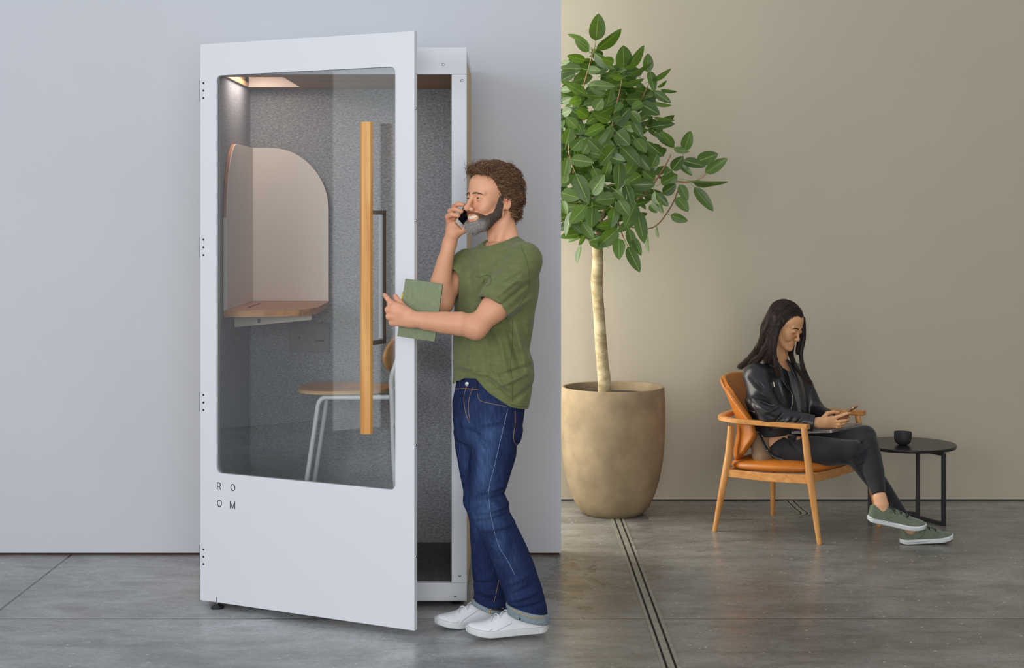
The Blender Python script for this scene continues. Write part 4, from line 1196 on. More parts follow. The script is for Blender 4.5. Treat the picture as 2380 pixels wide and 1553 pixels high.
def caster(*objs):
    trees = []
    for o in objs:
        me = o.data; off = Vector(o.matrix_world.translation) if False else Vector((0, 0, 0))
        l = Vector(o.location); p = o.parent
        while p is not None: l += Vector(p.location); p = p.parent
        V = np.zeros(len(me.vertices)*3, dtype=f32); me.vertices.foreach_get('co', V); V = V.reshape(-1, 3)+np.array(l, dtype=f32)
        trees.append(BVHTree.FromPolygons(V.tolist(), [list(q.vertices) for q in me.polygons]))
    def hit(px, py, lift=.001):
        d = (P(px, py, 1.)-CAM).normalized(); best = None
        for t in trees:
            h = t.ray_cast(CAM, d)
            if h[0] is not None and (best is None or h[3] < best[3]): best = h
        if best is None: return None
        return best[0]+best[1]*lift*(1 if best[1].dot(d) < 0 else -1)
    return hit
def seam(name, hit, pts, r, m, parent, n=6, lift=.0008, dash=None):
    """stitched line laid on a surface, given by image points"""
    dense = [(v.x, v.y) for v in smoothpath([(x, y, 0) for x, y in pts], n)]
    q = [hit(x, y, lift) for x, y in dense]; q = [p for p in q if p is not None]
    if len(q) < 2: return None
    runs = [[q[0]]]
    for p in q[1:]:
        if (p-runs[-1][-1]).length > .05: runs.append([p])
        else: runs[-1].append(p)
    runs = [r_ for r_ in runs if len(r_) > 1]
    if not runs: return None
    V, F_ = strands_mesh([np.array([list(p) for p in max(runs, key=len)])], r, 1.0, 5)
    o = link(name, np_mesh(V, F_), m, None, True); adopt(o, parent); return o

def eyes(fr, man_, par, gaze=(0, 0)):
    m_eye = painted_mat('moist_eye', rough=.12, spec=.6)
    for s in (-1, 1):
        mb = bmesh.new(); bmesh.ops.create_uvsphere(mb, u_segments=28, v_segments=20, radius=.0124)
        me = bpy.data.meshes.new('eye'); mb.to_mesh(me); mb.free()
        V = np.zeros(len(me.vertices)*3, dtype=f32); me.vertices.foreach_get('co', V); V = V.reshape(-1, 3)
        d = V/np.linalg.norm(V, axis=1)[:, None]; g = np.array([gaze[0], 1, gaze[1]]); g = g/np.linalg.norm(g)
        ca = d@g; col = np.tile(np.array(rgb(176, 166, 160)[:3]), (len(V), 1))
        col[ca > .90] = rgb(82, 92, 96)[:3] if man_ else rgb(44, 28, 20)[:3]; col[ca > .975] = rgb(10, 8, 8)[:3]
        W = fr.w(V+np.array([s*.031, .0745, -.0015])); me.vertices.foreach_set('co', W.astype(f32).ravel()); me.update(); add_color(me, col)
        o = link('eye', me, m_eye, None, True); adopt(o, par)
# ================================================================ the standing man
import time as _t; _t0 = _t.time()
man = thing('person', 'bearded man in olive t-shirt and blue jeans, standing and talking on a phone', 'person', (0.0, 6.05, 0))
hf = Frame((-.083, 6.085, 1.6735), math.radians(180+40), math.radians(2), 0.)
SK = rgb(226, 168, 134); SK2 = rgb(221, 162, 128)
neckw = P(1172, 585, 6.085); nl = hf.l(np.array(neckw))
m_items = head_items('man', tuple(nl), .052)
# neck muscle
m_items.append((cone((.055, -.045, -.05), tuple(hf.l(np.array(P(1150, 590, 6.02)))), .011, .012), .018))
m_items.append((cone((.030, -.060, -.08), tuple(hf.l(np.array(P(1205, 592, 6.03)))), .020, .020), .03))
Vh, Fh = mesh_field(union(m_items), (-.11, -.16, -.24), (.11, .14, .135), .0014)
Ch = face_paint('man', SK, rgb(200, 112, 98), Vh.astype(f32))
pieces = [(hf.w(Vh), Fh, Ch)]
# ---- arms and hands
def p3(px, py, Y): return tuple(P(px, py, Y))
SHL, SHR = p3(1216, 606, 5.93), p3(1086, 613, 6.17)
ELL = p3(1106, 761, 5.83)
armL = [(cone(SHL, p3(1150, 715, 5.86), .052, .047), 0), (cone(p3(1150, 715, 5.86), ELL, .047, .040), .03),
        (chain([ELL, p3(1070, 753, 5.825), p3(1030, 750, 5.82), p3(990, 746, 5.82), p3(958, 741, 5.825)], [.041, .0450, .0405, .034, .0285], .003), .025),
        (ball(p3(1108, 772, 5.835), .022), .02)]
# back of the left hand, knuckles to the left, fingers closing behind the notebook
kn = [p3(908, 704, 5.822), p3(902, 720, 5.818), p3(904, 736, 5.822), p3(911, 750, 5.832)]
wr = p3(958, 740, 5.826)
for i, k_ in enumerate(kn):
    w0 = p3(950+(i*2), 727+i*8, 5.826)
    armL.append((cone(w0, k_, .017, .0118), .016))
armL.append((ball(p3(930, 722, 5.826), .018), .02))
for i, k_ in enumerate(kn): armL.append((ball(k_, .0112), .006))
def finger(pts, r0, r1, k=.004):
    n = len(pts); return (chain(pts, [r0+(r1-r0)*i/(n-1) for i in range(n)], .004), k)
armL.append(finger([kn[0], p3(900.5, 694, 5.832), p3(896, 688.5, 5.845), p3(893.5, 685, 5.853)], .0100, .0072))
armL.append(finger([kn[1], p3(904, 719, 5.862), p3(920, 720, 5.893), p3(936, 722, 5.897)], .0102, .0078))
armL.append(finger([kn[2], p3(906, 736, 5.864), p3(920, 738, 5.893), p3(935, 740, 5.897)], .0098, .0075))
armL.append(finger([kn[3], p3(911, 751, 5.866), p3(923, 753, 5.893), p3(936, 754, 5.896)], .0088, .0066))
armL.append(finger([p3(944, 722, 5.835), p3(930, 705, 5.848), p3(922, 696, 5.856), p3(919, 689, 5.862)], .0135, .0095, .012))
# right arm, hand at the far ear
ELR = p3(1031, 703, 6.06); WRR = p3(1045, 566, 6.095)
armR = [(cone(SHR, ELR, .036, .031), 0), (chain([ELR, p3(1025, 655, 6.07), p3(1034, 608, 6.085), WRR], [.038, .041, .031, .0255], .004), .02),
        (ball(p3(1034, 712, 6.06), .022), .02)]
ph_top, ph_bot = Vector(p3(1104, 474, 6.155)), Vector(p3(1070, 527, 6.085))
pa = (ph_top-ph_bot).normalized(); pc = (ph_top+ph_bot)/2
pn = Vector((.60, -.80, .12)); pn = (pn-pa*pn.dot(pa)).normalized(); pw = pa.cross(pn).normalized()
if pw.x > 0: pw = -pw       # pw points to the left edge as seen from the camera
back = -pn
def php(u, v, w_): return tuple(pc+pa*u+pw*v+pn*w_)
palm = Vector(p3(1053, 531, 6.115))
armR += [(cone(WRR, tuple(palm), .024, .026), .02), (cone(tuple(palm), p3(1054, 512, 6.128), .024, .020), .02),
         (cone(p3(1060, 540, 6.105), p3(1080, 533, 6.098), .020, .0145), .018)]
FT = [[p3(1052, 497, 6.138), p3(1055, 481, 6.128), p3(1064, 474.5, 6.112), p3(1077, 476, 6.104)],
      [p3(1047, 508, 6.130), p3(1046, 491, 6.114), p3(1056, 486, 6.096), p3(1073, 491.5, 6.091)],
      [p3(1043, 519, 6.120), p3(1040, 504, 6.102), p3(1050, 498.5, 6.084), p3(1065, 501.5, 6.079)],
      [p3(1044, 530, 6.112), p3(1047, 521, 6.102), p3(1056, 519, 6.095), p3(1063, 524, 6.094)]]
for q in FT: armR.append(finger(q, .0108, .0078, .006))
armR.append(finger([p3(1080, 533, 6.098), p3(1088, 520, 6.110), p3(1094, 506, 6.124)], .0125, .0095, .01))
fl_ = union(armL); fr_ = union(armR)
V1, F1 = mesh_field(fl_, (-.50, 5.70, 1.10), (.14, 6.02, 1.52), .0024)
V2, F2 = mesh_field(fr_, (-.32, 5.90, 1.20), (-.08, 6.28, 1.70), .0024)
def skinc(V, base, seed):
    n = fbm(V.astype(f32), 40., seed)[:, None]; c = np.array(base[:3], dtype=f32)
    return c*(1+.06*n)
pieces += [(V1, F1, skinc(V1, SK2, 3)), (V2, F2, skinc(V2, SK2, 4))]
# knuckles a little redder
for pc_i in (1, 2):
    V, F_, C_ = pieces[pc_i]
    for k_ in kn+[tuple(q[1]) for q in FT]:
        d = np.exp(-((V-np.array(k_))**2).sum(1)/.012**2)[:, None]*.4
        C_ = C_*(1-d)+np.array(rgb(206, 122, 100)[:3])*d
    pieces[pc_i] = (V, F_, C_)
# torso and legs under the clothes (kept inside them)
PHI = math.radians(-52)
tor = Stack([pxrow(560, 1128, 1214, 6.06, .6, PHI, -.004), pxrow(600, 1090, 1236, 6.06, .6, PHI, -.010), pxrow(700, 1064, 1236, 6.06, .6, PHI, -.02),
             pxrow(850, 1060, 1226, 6.06, .6, PHI, -.02), pxrow(960, 1060, 1212, 6.06, .7, PHI, -.02)])
HIPL, KNL, ANL = p3(1160, 985, 6.00), p3(1139, 1192, 5.97), p3(1228, 1428, 6.01)
HIPR, KNR, ANR = p3(1096, 985, 6.12), p3(1106, 1190, 6.09), p3(1140, 1412, 6.19)
low = union([(tor, 0), (cone(HIPL, KNL, .058, .026), .03), (cone(KNL, ANL, .028, .024), .02), (cone(HIPR, KNR, .055, .026), .03), (cone(KNR, ANR, .028, .024), .02),
             (cone(tuple(neckw), p3(1165, 640, 6.06), .045, .05), .03)])
V3_, F3 = mesh_field(low, (-.36, 5.75, .02), (.25, 6.42, 1.58), .009)
pieces.append((V3_, F3, skinc(V3_, SK2, 5)))
me = merge_pieces(pieces)
m_skin = skin_mat('fair_skin')
body = link('body', me, m_skin, None, True); adopt(body, man)
eyes(hf, True, man, (0, 0))
# ---- phone in the right hand
def phone(name, label, c, ax_l, ax_w, ax_n, L_, W_, T_, m_body, scr, glass=True, cam_side=False):
    M = frame_M(c, ax_w, ax_n, ax_l)      # local x width, y thickness (towards the screen), z length
    t = thing(name, label, 'phone', c)
    oc_ = rrect(-W_/2, W_/2, -L_/2, L_/2, .009, 6)
    b_ = MB().prism(oc_, T_, M@Matrix.Translation((0, -T_/2, 0))).done('body', m_body, t, bevel=.0022)
    return t, M, b_
m_gold = mat('gold_case', rgb(206, 170, 118), .25, .8)
m_face = mat('white_phone_face', rgb(226, 222, 216), .25)
m_screen = mat('black_screen', rgb(16, 16, 26), .08)
pt, PM, pb = phone('phone', 'white and gold phone held to the bearded man\'s ear', pc, pa, pw, pn, .138, .067, .0075, m_gold, m_screen)
MB().prism(rrect(-.031, .031, -.066, .066, .008, 6), .0012, PM@Matrix.Translation((0, .0034, 0))).done('front_face', m_face, pt)
MB().prism(rrect(-.029, .029, -.050, .052, .001, 2), .0012, PM@Matrix.Translation((0, .0040, 0))).done('screen', m_screen, pt)
MB().ring_prism([(.0052*math.cos(a), -.058+.0052*math.sin(a)) for a in [2*math.pi*k/24 for k in range(24)]], [(.0044*math.cos(a), -.058+.0044*math.sin(a)) for a in [2*math.pi*k/24 for k in range(24)]], .0006, PM@Matrix.Translation((0, .0047, 0))).done('home_button', mat('grey_ring', rgb(120, 116, 112), .4), pt)
# ---- notebook and pencil
m_cloth = mat('sage_book_cloth', rgb(128, 140, 110), .85, var=.08, vscale=120, bump=.4, bscale=700., stretch=(1, 1, .4))
m_page = mat('paper_edges', rgb(214, 208, 192), .8)
bk_p = [P(943, 651, 5.868), P(1028, 657, 5.858), P(1012, 792, 5.852), P(921.5, 784, 5.862)]
bc_ = sum(bk_p, Vector())/4
bz_ = ((bk_p[0]-bk_p[3])+(bk_p[1]-bk_p[2])).normalized(); bx_ = (bk_p[1]-bk_p[0])+(bk_p[2]-bk_p[3]); bx_ = (bx_-bz_*bx_.dot(bz_)).normalized(); by_ = bz_.cross(bx_)
if by_.y < 0: by_ = -by_
hw_, hh_ = .5*((bk_p[1]-bk_p[0]).length+(bk_p[2]-bk_p[3]).length)/2, .5*((bk_p[0]-bk_p[3]).length+(bk_p[1]-bk_p[2]).length)/2
BM = frame_M(bc_, bx_, by_, bz_)
book = thing('notebook', 'sage green cloth notebook held in the man\'s left hand', 'notebook', bc_)
MB().box(-hw_, hw_, 0, .0022, -hh_, hh_, BM, bev=.0008).done('cover', m_cloth, book)
MB().box(-hw_, hw_, .0148, .017, -hh_, hh_, BM, bev=.0008).done('cover', m_cloth, book)
MB().box(hw_-.0025, hw_, .0005, .0165, -hh_, hh_, BM, bev=.0008).done('spine', mat('dark_cloth_spine', rgb(52, 54, 46), .8), book)
MB().box(-hw_+.002, hw_-.003, .0022, .0148, -hh_+.002, hh_-.002, BM).done('pages', m_page, book)
pencil = thing('pencil', 'yellow pencil peeking out behind the green notebook', 'pencil', P(935, 690, 5.872))
pd0, pd1 = P(931, 712, 5.874), P(936.5, 682, 5.876)
MB().tube([pd0, pd1], .0034, 6).done('barrel', mat('yellow_paint', rgb(232, 204, 62), .4), pencil)
MB().tube([pd1, P(937.4, 677.5, 5.876)], [.0034, .0006], 8).done('tip', mat('graphite_tip', rgb(150, 146, 140), .5), pencil)
# ---- t-shirt
nb = np.array(neckw)
rows = [pxrow(549, 1150, 1205, 6.075, .75, PHI), pxrow(556, 1134, 1218, 6.07, .72, PHI), pxrow(566, 1112, 1228, 6.065, .68, PHI), pxrow(580, 1098, 1236, 6.06, .64, PHI), pxrow(600, 1084, 1246, 6.06, .62, PHI),
        pxrow(630, 1062, 1252, 6.06, .62, PHI), pxrow(660, 1053, 1254, 6.06, .62, PHI), pxrow(690, 1052, 1250, 6.06, .62, PHI), pxrow(720, 1052, 1243, 6.06, .62, PHI),
        pxrow(755, 1051, 1239, 6.06, .64, PHI), pxrow(785, 1050, 1235, 6.06, .66, PHI), pxrow(813, 1049, 1230, 6.06, .68, PHI), pxrow(842, 1049, 1240, 6.06, .70, PHI),
        pxrow(870, 1051, 1243, 6.06, .70, PHI), pxrow(893, 1049, 1239, 6.06, .70, PHI), pxrow(920, 1050, 1235, 6.06, .70, PHI), pxrow(965, 1060, 1226, 6.06, .7, PHI)]
body_st = Stack(rows, .012)
def sleeve(a, b, ra, rb, hem_out=.0):
    a = np.array(a); b = np.array(b); d = (b-a)/np.linalg.norm(b-a)
    c = cone(a, b+d*.03, ra, rb); pl = plane(b, d)
    return lambda P_: smax(c(P_), pl(P_), .006)
hemL = p3(1146, 712, 5.862); hemR = p3(1052, 648, 6.11)
def hemline(P_):
    # lower edge of the shirt: higher at the front left, dropping to the right
    zz = np.interp(P_[:, 0], [P(1050, 0, 5.95).x, P(1060, 0, 5.95).x, P(1080, 0, 5.95).x, P(1106, 0, 5.95).x, P(1136, 0, 5.95).x, P(1187, 0, 5.95).x, P(1230, 0, 6.0).x],
                   [P(0, 903, 5.95).z, P(0, 893, 5.95).z, P(0, 882, 5.95).z, P(0, 880, 5.95).z, P(0, 911, 5.95).z, P(0, 944, 5.95).z, P(0, 951, 6.0).z]).astype(f32)
    return zz-P_[:, 2]
Rn = Frame((0, 0, 0), math.radians(220), math.radians(-16)).M.T.astype(f32)
neck_hole = union([(ell(p3(1158, 550, 6.05), (.066, .072, .046), Rn), 0), (cone(p3(1158, 560, 6.055), p3(1150, 500, 6.06), .052, .086), .01)])
def cloth_disp(seed, amp, sx=(14., 14., 5.)):
    S_ = np.array(sx, dtype=f32)
    return lambda P_: -amp*np.abs(fbm(P_*S_/14., 14., seed, 3))+amp*.35
sh = [(body_st, 0), (sleeve(SHL, hemL, .070, .0755), .035), (sleeve(SHR, hemR, .057, .058), .035),
      (cone(tuple(nb+np.array([0, 0, -.01])), SHL, .040, .062), .03), (cone(tuple(nb+np.array([0, 0, -.02])), SHR, .036, .052), .03),
      ('disp', cloth_disp(21, .009))]
for fx in ((1160, 790, 1120, 730, .010, .004, 5.9), (1200, 780, 1150, 770, .010, -.004, 5.9), (1235, 650, 1190, 655, .008, .003, 5.86), (1215, 625, 1150, 660, .007, .003, 5.85), (1205, 600, 1140, 640, .007, -.003, 5.85),
           (1100, 690, 1085, 780, .010, .003, 5.93), (1075, 700, 1070, 800, .012, -.003, 5.95), (1140, 840, 1165, 890, .008, .004, 5.9), (1210, 800, 1238, 850, .008, .005, 5.93), (1075, 880, 1060, 900, .007, .003, 5.93)):
    sh.append(('disp', fold(*fx[:4], fx[4], fx[5]*2.2, fx[6])))
for fx in ((1200, 560, 1150, 640, .010, -.004, 5.9), (1090, 590, 1098, 700, .012, -.004, 5.95), (1112, 590, 1122, 680, .010, .004, 5.93), (1140, 640, 1105, 690, .008, -.004, 5.85),
           (1215, 640, 1150, 690, .008, .004, 5.85), (1225, 660, 1160, 712, .008, -.005, 5.85), (1240, 690, 1180, 730, .010, .005, 5.88), (1175, 745, 1210, 860, .012, -.008, 5.92), (1195, 745, 1225, 860, .010, .006, 5.92),
           (1210, 730, 1226, 800, .010, -.003, 5.95), (1155, 760, 1185, 900, .012, .006, 5.9), (1130, 780, 1140, 880, .014, -.005, 5.88), (1095, 790, 1090, 870, .012, .005, 5.92), (1060, 850, 1130, 872, .008, .007, 5.92), (1060, 866, 1120, 860, .006, -.006, 5.92),
           (1120, 865, 1200, 930, .008, -.006, 5.9), (1112, 858, 1190, 908, .008, .006, 5.9), (1150, 900, 1225, 870, .008, .006, 5.9), (1190, 930, 1235, 900, .008, -.006, 5.92), (1165, 870, 1235, 850, .008, -.005, 5.92)):
    sh.append(('disp', fold(*fx[:4], fx[4], fx[5]*2.3, fx[6])))
sh += [('cut', hemline, .006),
       ('sub', neck_hole, .006),
       ('sub', cone(ELL, tuple(np.array(hemL)+.022*(np.array(SHL)-np.array(hemL))/np.linalg.norm(np.array(SHL)-np.array(hemL))), .051, .055), .004),
       ('sub', cone(ELR, tuple(np.array(hemR)+.03*(np.array(SHR)-np.array(hemR))/np.linalg.norm(np.array(SHR)-np.array(hemR))), .050, .050), .004)]
m_tee = mat('olive_jersey', rgb(108, 116, 74), .88, spec=.15, var=.10, vscale=26., bump=.35, bscale=420., stretch=(1, 1, 2.5), sheen=.15)
shf = union(sh)
VS, FS = mesh_field(shf, (-.30, 5.70, .84), (.20, 6.42, 1.60), .0038)
shirt = link('t_shirt', np_mesh(VS, FS), m_tee, None, True); adopt(shirt, man)
# ribbed collar band
neck_cut = neck_hole
col_f = lambda P_: smax(smax(shf(P_)-.0016, neck_cut(P_)-.0155, .002), -(shf(P_)+.003), .001)
VS, FS = mesh_field(col_f, (-.20, 5.90, 1.44), (.10, 6.24, 1.58), .0022)
cb = link('collar', np_mesh(VS, FS), m_tee, None, True); adopt(cb, shirt)
hitS = caster(shirt); m_tst = mat('olive_thread', rgb(80, 94, 50), .9)
for pts in ([(1207, 548), (1214, 580), (1222, 600), (1230, 640), (1228, 670), (1217, 695), (1205, 712)], [(1192, 740), (1190, 800), (1186, 850), (1190, 880), (1191, 935)],
            [(1108, 690), (1125, 694), (1150, 706), (1172, 720), (1184, 729)], [(1188, 939), (1210, 945), (1226, 943)], [(1108, 640), (1112, 644), (1138, 640), (1139, 662), (1110, 662), (1108, 640)]):
    seam('stitched_seam', hitS, pts, .0008, m_tst, shirt)
# ---- jeans
DPHI = math.radians(-52)
pel = Stack([pxrow(855, 1064, 1212, 6.055, .72, DPHI), pxrow(880, 1061, 1215, 6.055, .72, DPHI), pxrow(905, 1057, 1220, 6.055, .72, DPHI), pxrow(935, 1051, 1223, 6.055, .74, DPHI), pxrow(975, 1052, 1218, 6.055, .78, DPHI), pxrow(1010, 1055, 1211, 6.055, .8, DPHI), pxrow(1030, 1062, 1204, 6.055, .8, DPHI)], .02)
nl_rows = [(1000, 1100, 1214, 6.00), (1045, 1094, 1204, 5.99), (1100, 1090, 1188, 5.985), (1144, 1088, 1176, 5.98), (1175, 1087, 1183, 5.97), (1208, 1095, 1194, 5.97), (1240, 1112, 1212, 5.975), (1275, 1130, 1228, 5.98), (1304, 1143, 1240, 5.985), (1357, 1163, 1258, 5.99), (1405, 1180, 1270, 5.995), (1430, 1184, 1273, 6.0), (1452, 1186, 1274, 6.0)]
fr_rows = [(1000, 1054, 1132, 6.12), (1050, 1058, 1136, 6.115), (1100, 1067, 1134, 6.105), (1144, 1076, 1128, 6.095), (1170, 1074, 1126, 6.09), (1192, 1085, 1136, 6.09), (1215, 1090, 1148, 6.10), (1275, 1093, 1163, 6.13), (1340, 1098, 1176, 6.16), (1370, 1100, 1178, 6.175), (1400, 1099, 1178, 6.185), (1425, 1100, 1178, 6.19)]
legL = Stack([pxrow(a, b, c, d, .95) for a, b, c, d in nl_rows], .01)
legR = Stack([pxrow(a, b, c, d, .95) for a, b, c, d in fr_rows], .01)
jn = [(pel, 0), (legL, .025), (legR, .018), ('disp', cloth_disp(33, .008, (14., 14., 11.)))]
for fx in ((1100, 1170, 1180, 1150, .010, -.006, 5.93), (1110, 1190, 1190, 1172, .009, .007, 5.93), (1100, 1215, 1185, 1195, .009, -.006, 5.93), (1120, 1230, 1200, 1215, .009, .006, 5.93), (1095, 1150, 1170, 1130, .009, .005, 5.93),
           (1180, 1395, 1250, 1372, .008, .006, 5.96), (1185, 1415, 1262, 1400, .007, -.006, 5.96), (1185, 1380, 1240, 1355, .008, -.005, 5.96), (1165, 1360, 1230, 1330, .010, .004, 5.96),
           (1105, 1370, 1165, 1385, .007, .006, 6.13), (1105, 1385, 1165, 1398, .007, -.006, 6.13), (1100, 1355, 1150, 1350, .008, -.005, 6.13), (1095, 995, 1140, 1040, .012, -.010, 5.97), (1098, 1040, 1090, 1150, .010, -.006, 5.99),
           (1070, 985, 1120, 1005, .009, .005, 5.95), (1120, 985, 1180, 975, .010, .005, 5.92), (1190, 1000, 1215, 1080, .010, -.005, 5.95)):
    jn.append(('disp', fold(*fx[:4], fx[4], fx[5]*1.6, fx[6])))
def tiltcut(px0, py0, px1, py1, Y):
    a, b = P(px0, py0, Y), P(px1, py1, Y); n = Vector((b.z-a.z, 0, -(b.x-a.x))); n.normalize()
    if n.z > 0: n = -n
    return plane(a, n)
legs_cutL, legs_cutR = tiltcut(1180, 1428, 1272, 1450, 5.95), tiltcut(1095, 1408, 1160, 1424, 6.14)
def legcut(P_):
    s = P_[:, 0] > P(1179, 0, 6.0).x
    s = s | (P_[:, 2] < P(0, 1430, 6.1).z)
    return np.where(s, legs_cutL(P_), legs_cutR(P_))
jn += [('cut', legcut, .003), ('cut', plane(P(1086, 866, 6.05), (0, 0, 1)), .004)]
VJ, FJ = mesh_field(union(jn), (-.30, 5.74, .05), (.24, 6.42, 1.10), .0042)
def denim(V):
    X, Y_, Z_ = V[:, 0], V[:, 1], V[:, 2]
    px = CX+X/Y_*FPX; py = HY+(HC-Z_)/Y_*FPX
    base = np.tile(np.array(rgb(30, 42, 78)[:3], dtype=f32), (len(V), 1)); wash = np.array(rgb(76, 102, 146)[:3], dtype=f32)
    def g(cx, cy, rx, ry): return np.exp(-((px-cx)/rx)**2-((py-cy)/ry)**2)
    w_ = .9*g(1128, 1080, 26, 110)+.7*g(1120, 1195, 26, 40)+.45*g(1160, 1260, 18, 60)+.35*g(1195, 1340, 16, 60)+.5*g(1120, 985, 40, 40)+.35*g(1075, 1040, 14, 60)
    n = fbm(V.astype(f32)*np.array([1, 1, .35], dtype=f32), 160., 9, 3); w_ = np.clip(w_*(.50+.60*n)+.10*np.maximum(n, 0), 0, .85)[:, None]
    return base*(1-w_)+wash*w_
meJ = np_mesh(VJ, FJ); add_color(meJ, denim(VJ))
m_denim = painted_mat('indigo_denim', rough=.85, spec=.15, bump=.5, bscale=500., var=.28, vscale=220., stretch=(1, 1, .12))
jeans = link('jeans', meJ, m_denim, None, True); adopt(jeans, man)
hitJ = caster(jeans)
m_dark_denim = mat('dark_denim', rgb(26, 34, 62), .9)
m_thread = mat('tan_thread', rgb(186, 140, 86), .8); m_thread2 = mat('pale_thread', rgb(132, 160, 196), .8)
for pts, mm in (([(1086, 893), (1079, 920), (1080, 945), (1084, 965), (1092, 984)], m_thread), ([(1100, 900), (1091, 925), (1089, 950), (1092, 975)], m_thread),
                ([(1110, 915), (1116, 931), (1140, 938), (1176, 945)], m_thread), ([(1180, 950), (1172, 985), (1166, 1010), (1150, 1080), (1140, 1118), (1135, 1150)], m_thread2),
                ([(1136, 1160), (1143, 1210), (1160, 1270), (1178, 1300), (1196, 1335)], m_thread2), ([(1197, 955), (1197, 985), (1193, 1020), (1200, 1035)], m_thread),
                ([(1160, 1345), (1155, 1370), (1148, 1400)], m_thread)):
    seam('stitched_seam', hitJ, pts, .0008, mm, jeans)
b_ = hitJ(1086, 893, .001)
if b_ is not None:
    q = Vector((-.3, -.95, 0)).to_track_quat('Z', 'Y').to_matrix().to_4x4(); q.translation = b_
    MB().lathe([(0, -.002), (.0085, -.002), (.0085, .002), (.006, .003), (0, .0025)], n=20, M=q).done('button', mat('brushed_nickel', rgb(170, 170, 172), .35, .9), jeans, smooth=True)
seam('waistband_edge', hitJ, [(1058, 905), (1075, 903), (1092, 904), (1112, 906)], .0010, m_thread, jeans)
for x in (1069, 1108):
    seam('belt_loop', hitJ, [(x, 880), (x+1, 905)], .0035, m_dark_denim, jeans, lift=.002)
# turned-up cuffs
def cuff(name, st, c0, c1, Y, seedc):
    (x0, y0, x1, y1), (x2, y2, x3, y3) = c0, c1
    top, bot = tiltcut(x0, y0, x1, y1, Y), tiltcut(x2, y2, x3, y3, Y)
    f = lambda P_: smax(smax(st(P_)-.007, -top(P_), .006), bot(P_), .006)
    return f
cfL = cuff('c', legL, (1182, 1411, 1275, 1436), (1172, 1434, 1270, 1458), 5.94, 1)
cfR = cuff('c', legR, (1095, 1397, 1152, 1420), (1090, 1409, 1150, 1430), 6.13, 2)
m_cuff = mat('grey_denim_reverse', rgb(128, 144, 152), .9, var=.15, vscale=90., bump=.3, bscale=500)
cutsX = P(1179, 0, 6.0).x
VC, FC = mesh_field(cfL, (-.04, 5.85, .05), (.20, 6.14, .30), .003)
cL = link('cuff', np_mesh(VC, FC), m_cuff, None, True); adopt(cL, jeans)
VC, FC = mesh_field(cfR, (-.20, 6.03, .05), (.02, 6.34, .32), .003)
cR = link('cuff', np_mesh(VC, FC), m_cuff, None, True); adopt(cR, jeans)
m_orange = mat('selvedge_stitch', rgb(214, 150, 44), .8)
hc = caster(cL); seam('cuff_stitch', hc, [(1187, 1414), (1200, 1422), (1215, 1428), (1230, 1434), (1244, 1437), (1256, 1436), (1268, 1432)], .0011, m_orange, cL)
seam('selvedge_stripe', hc, [(1209, 1436), (1206, 1452)], .0030, mat('navy_stripe', rgb(38, 52, 84), .8), cL)
hc = caster(cR); seam('cuff_stitch', hc, [(1098, 1393), (1115, 1402), (1130, 1410), (1142, 1415), (1152, 1415), (1164, 1408), (1172, 1402)], .0011, m_orange, cR)
seam('selvedge_stripe', hc, [(1141, 1416), (1138, 1425)], .0028, m_orange, cR)
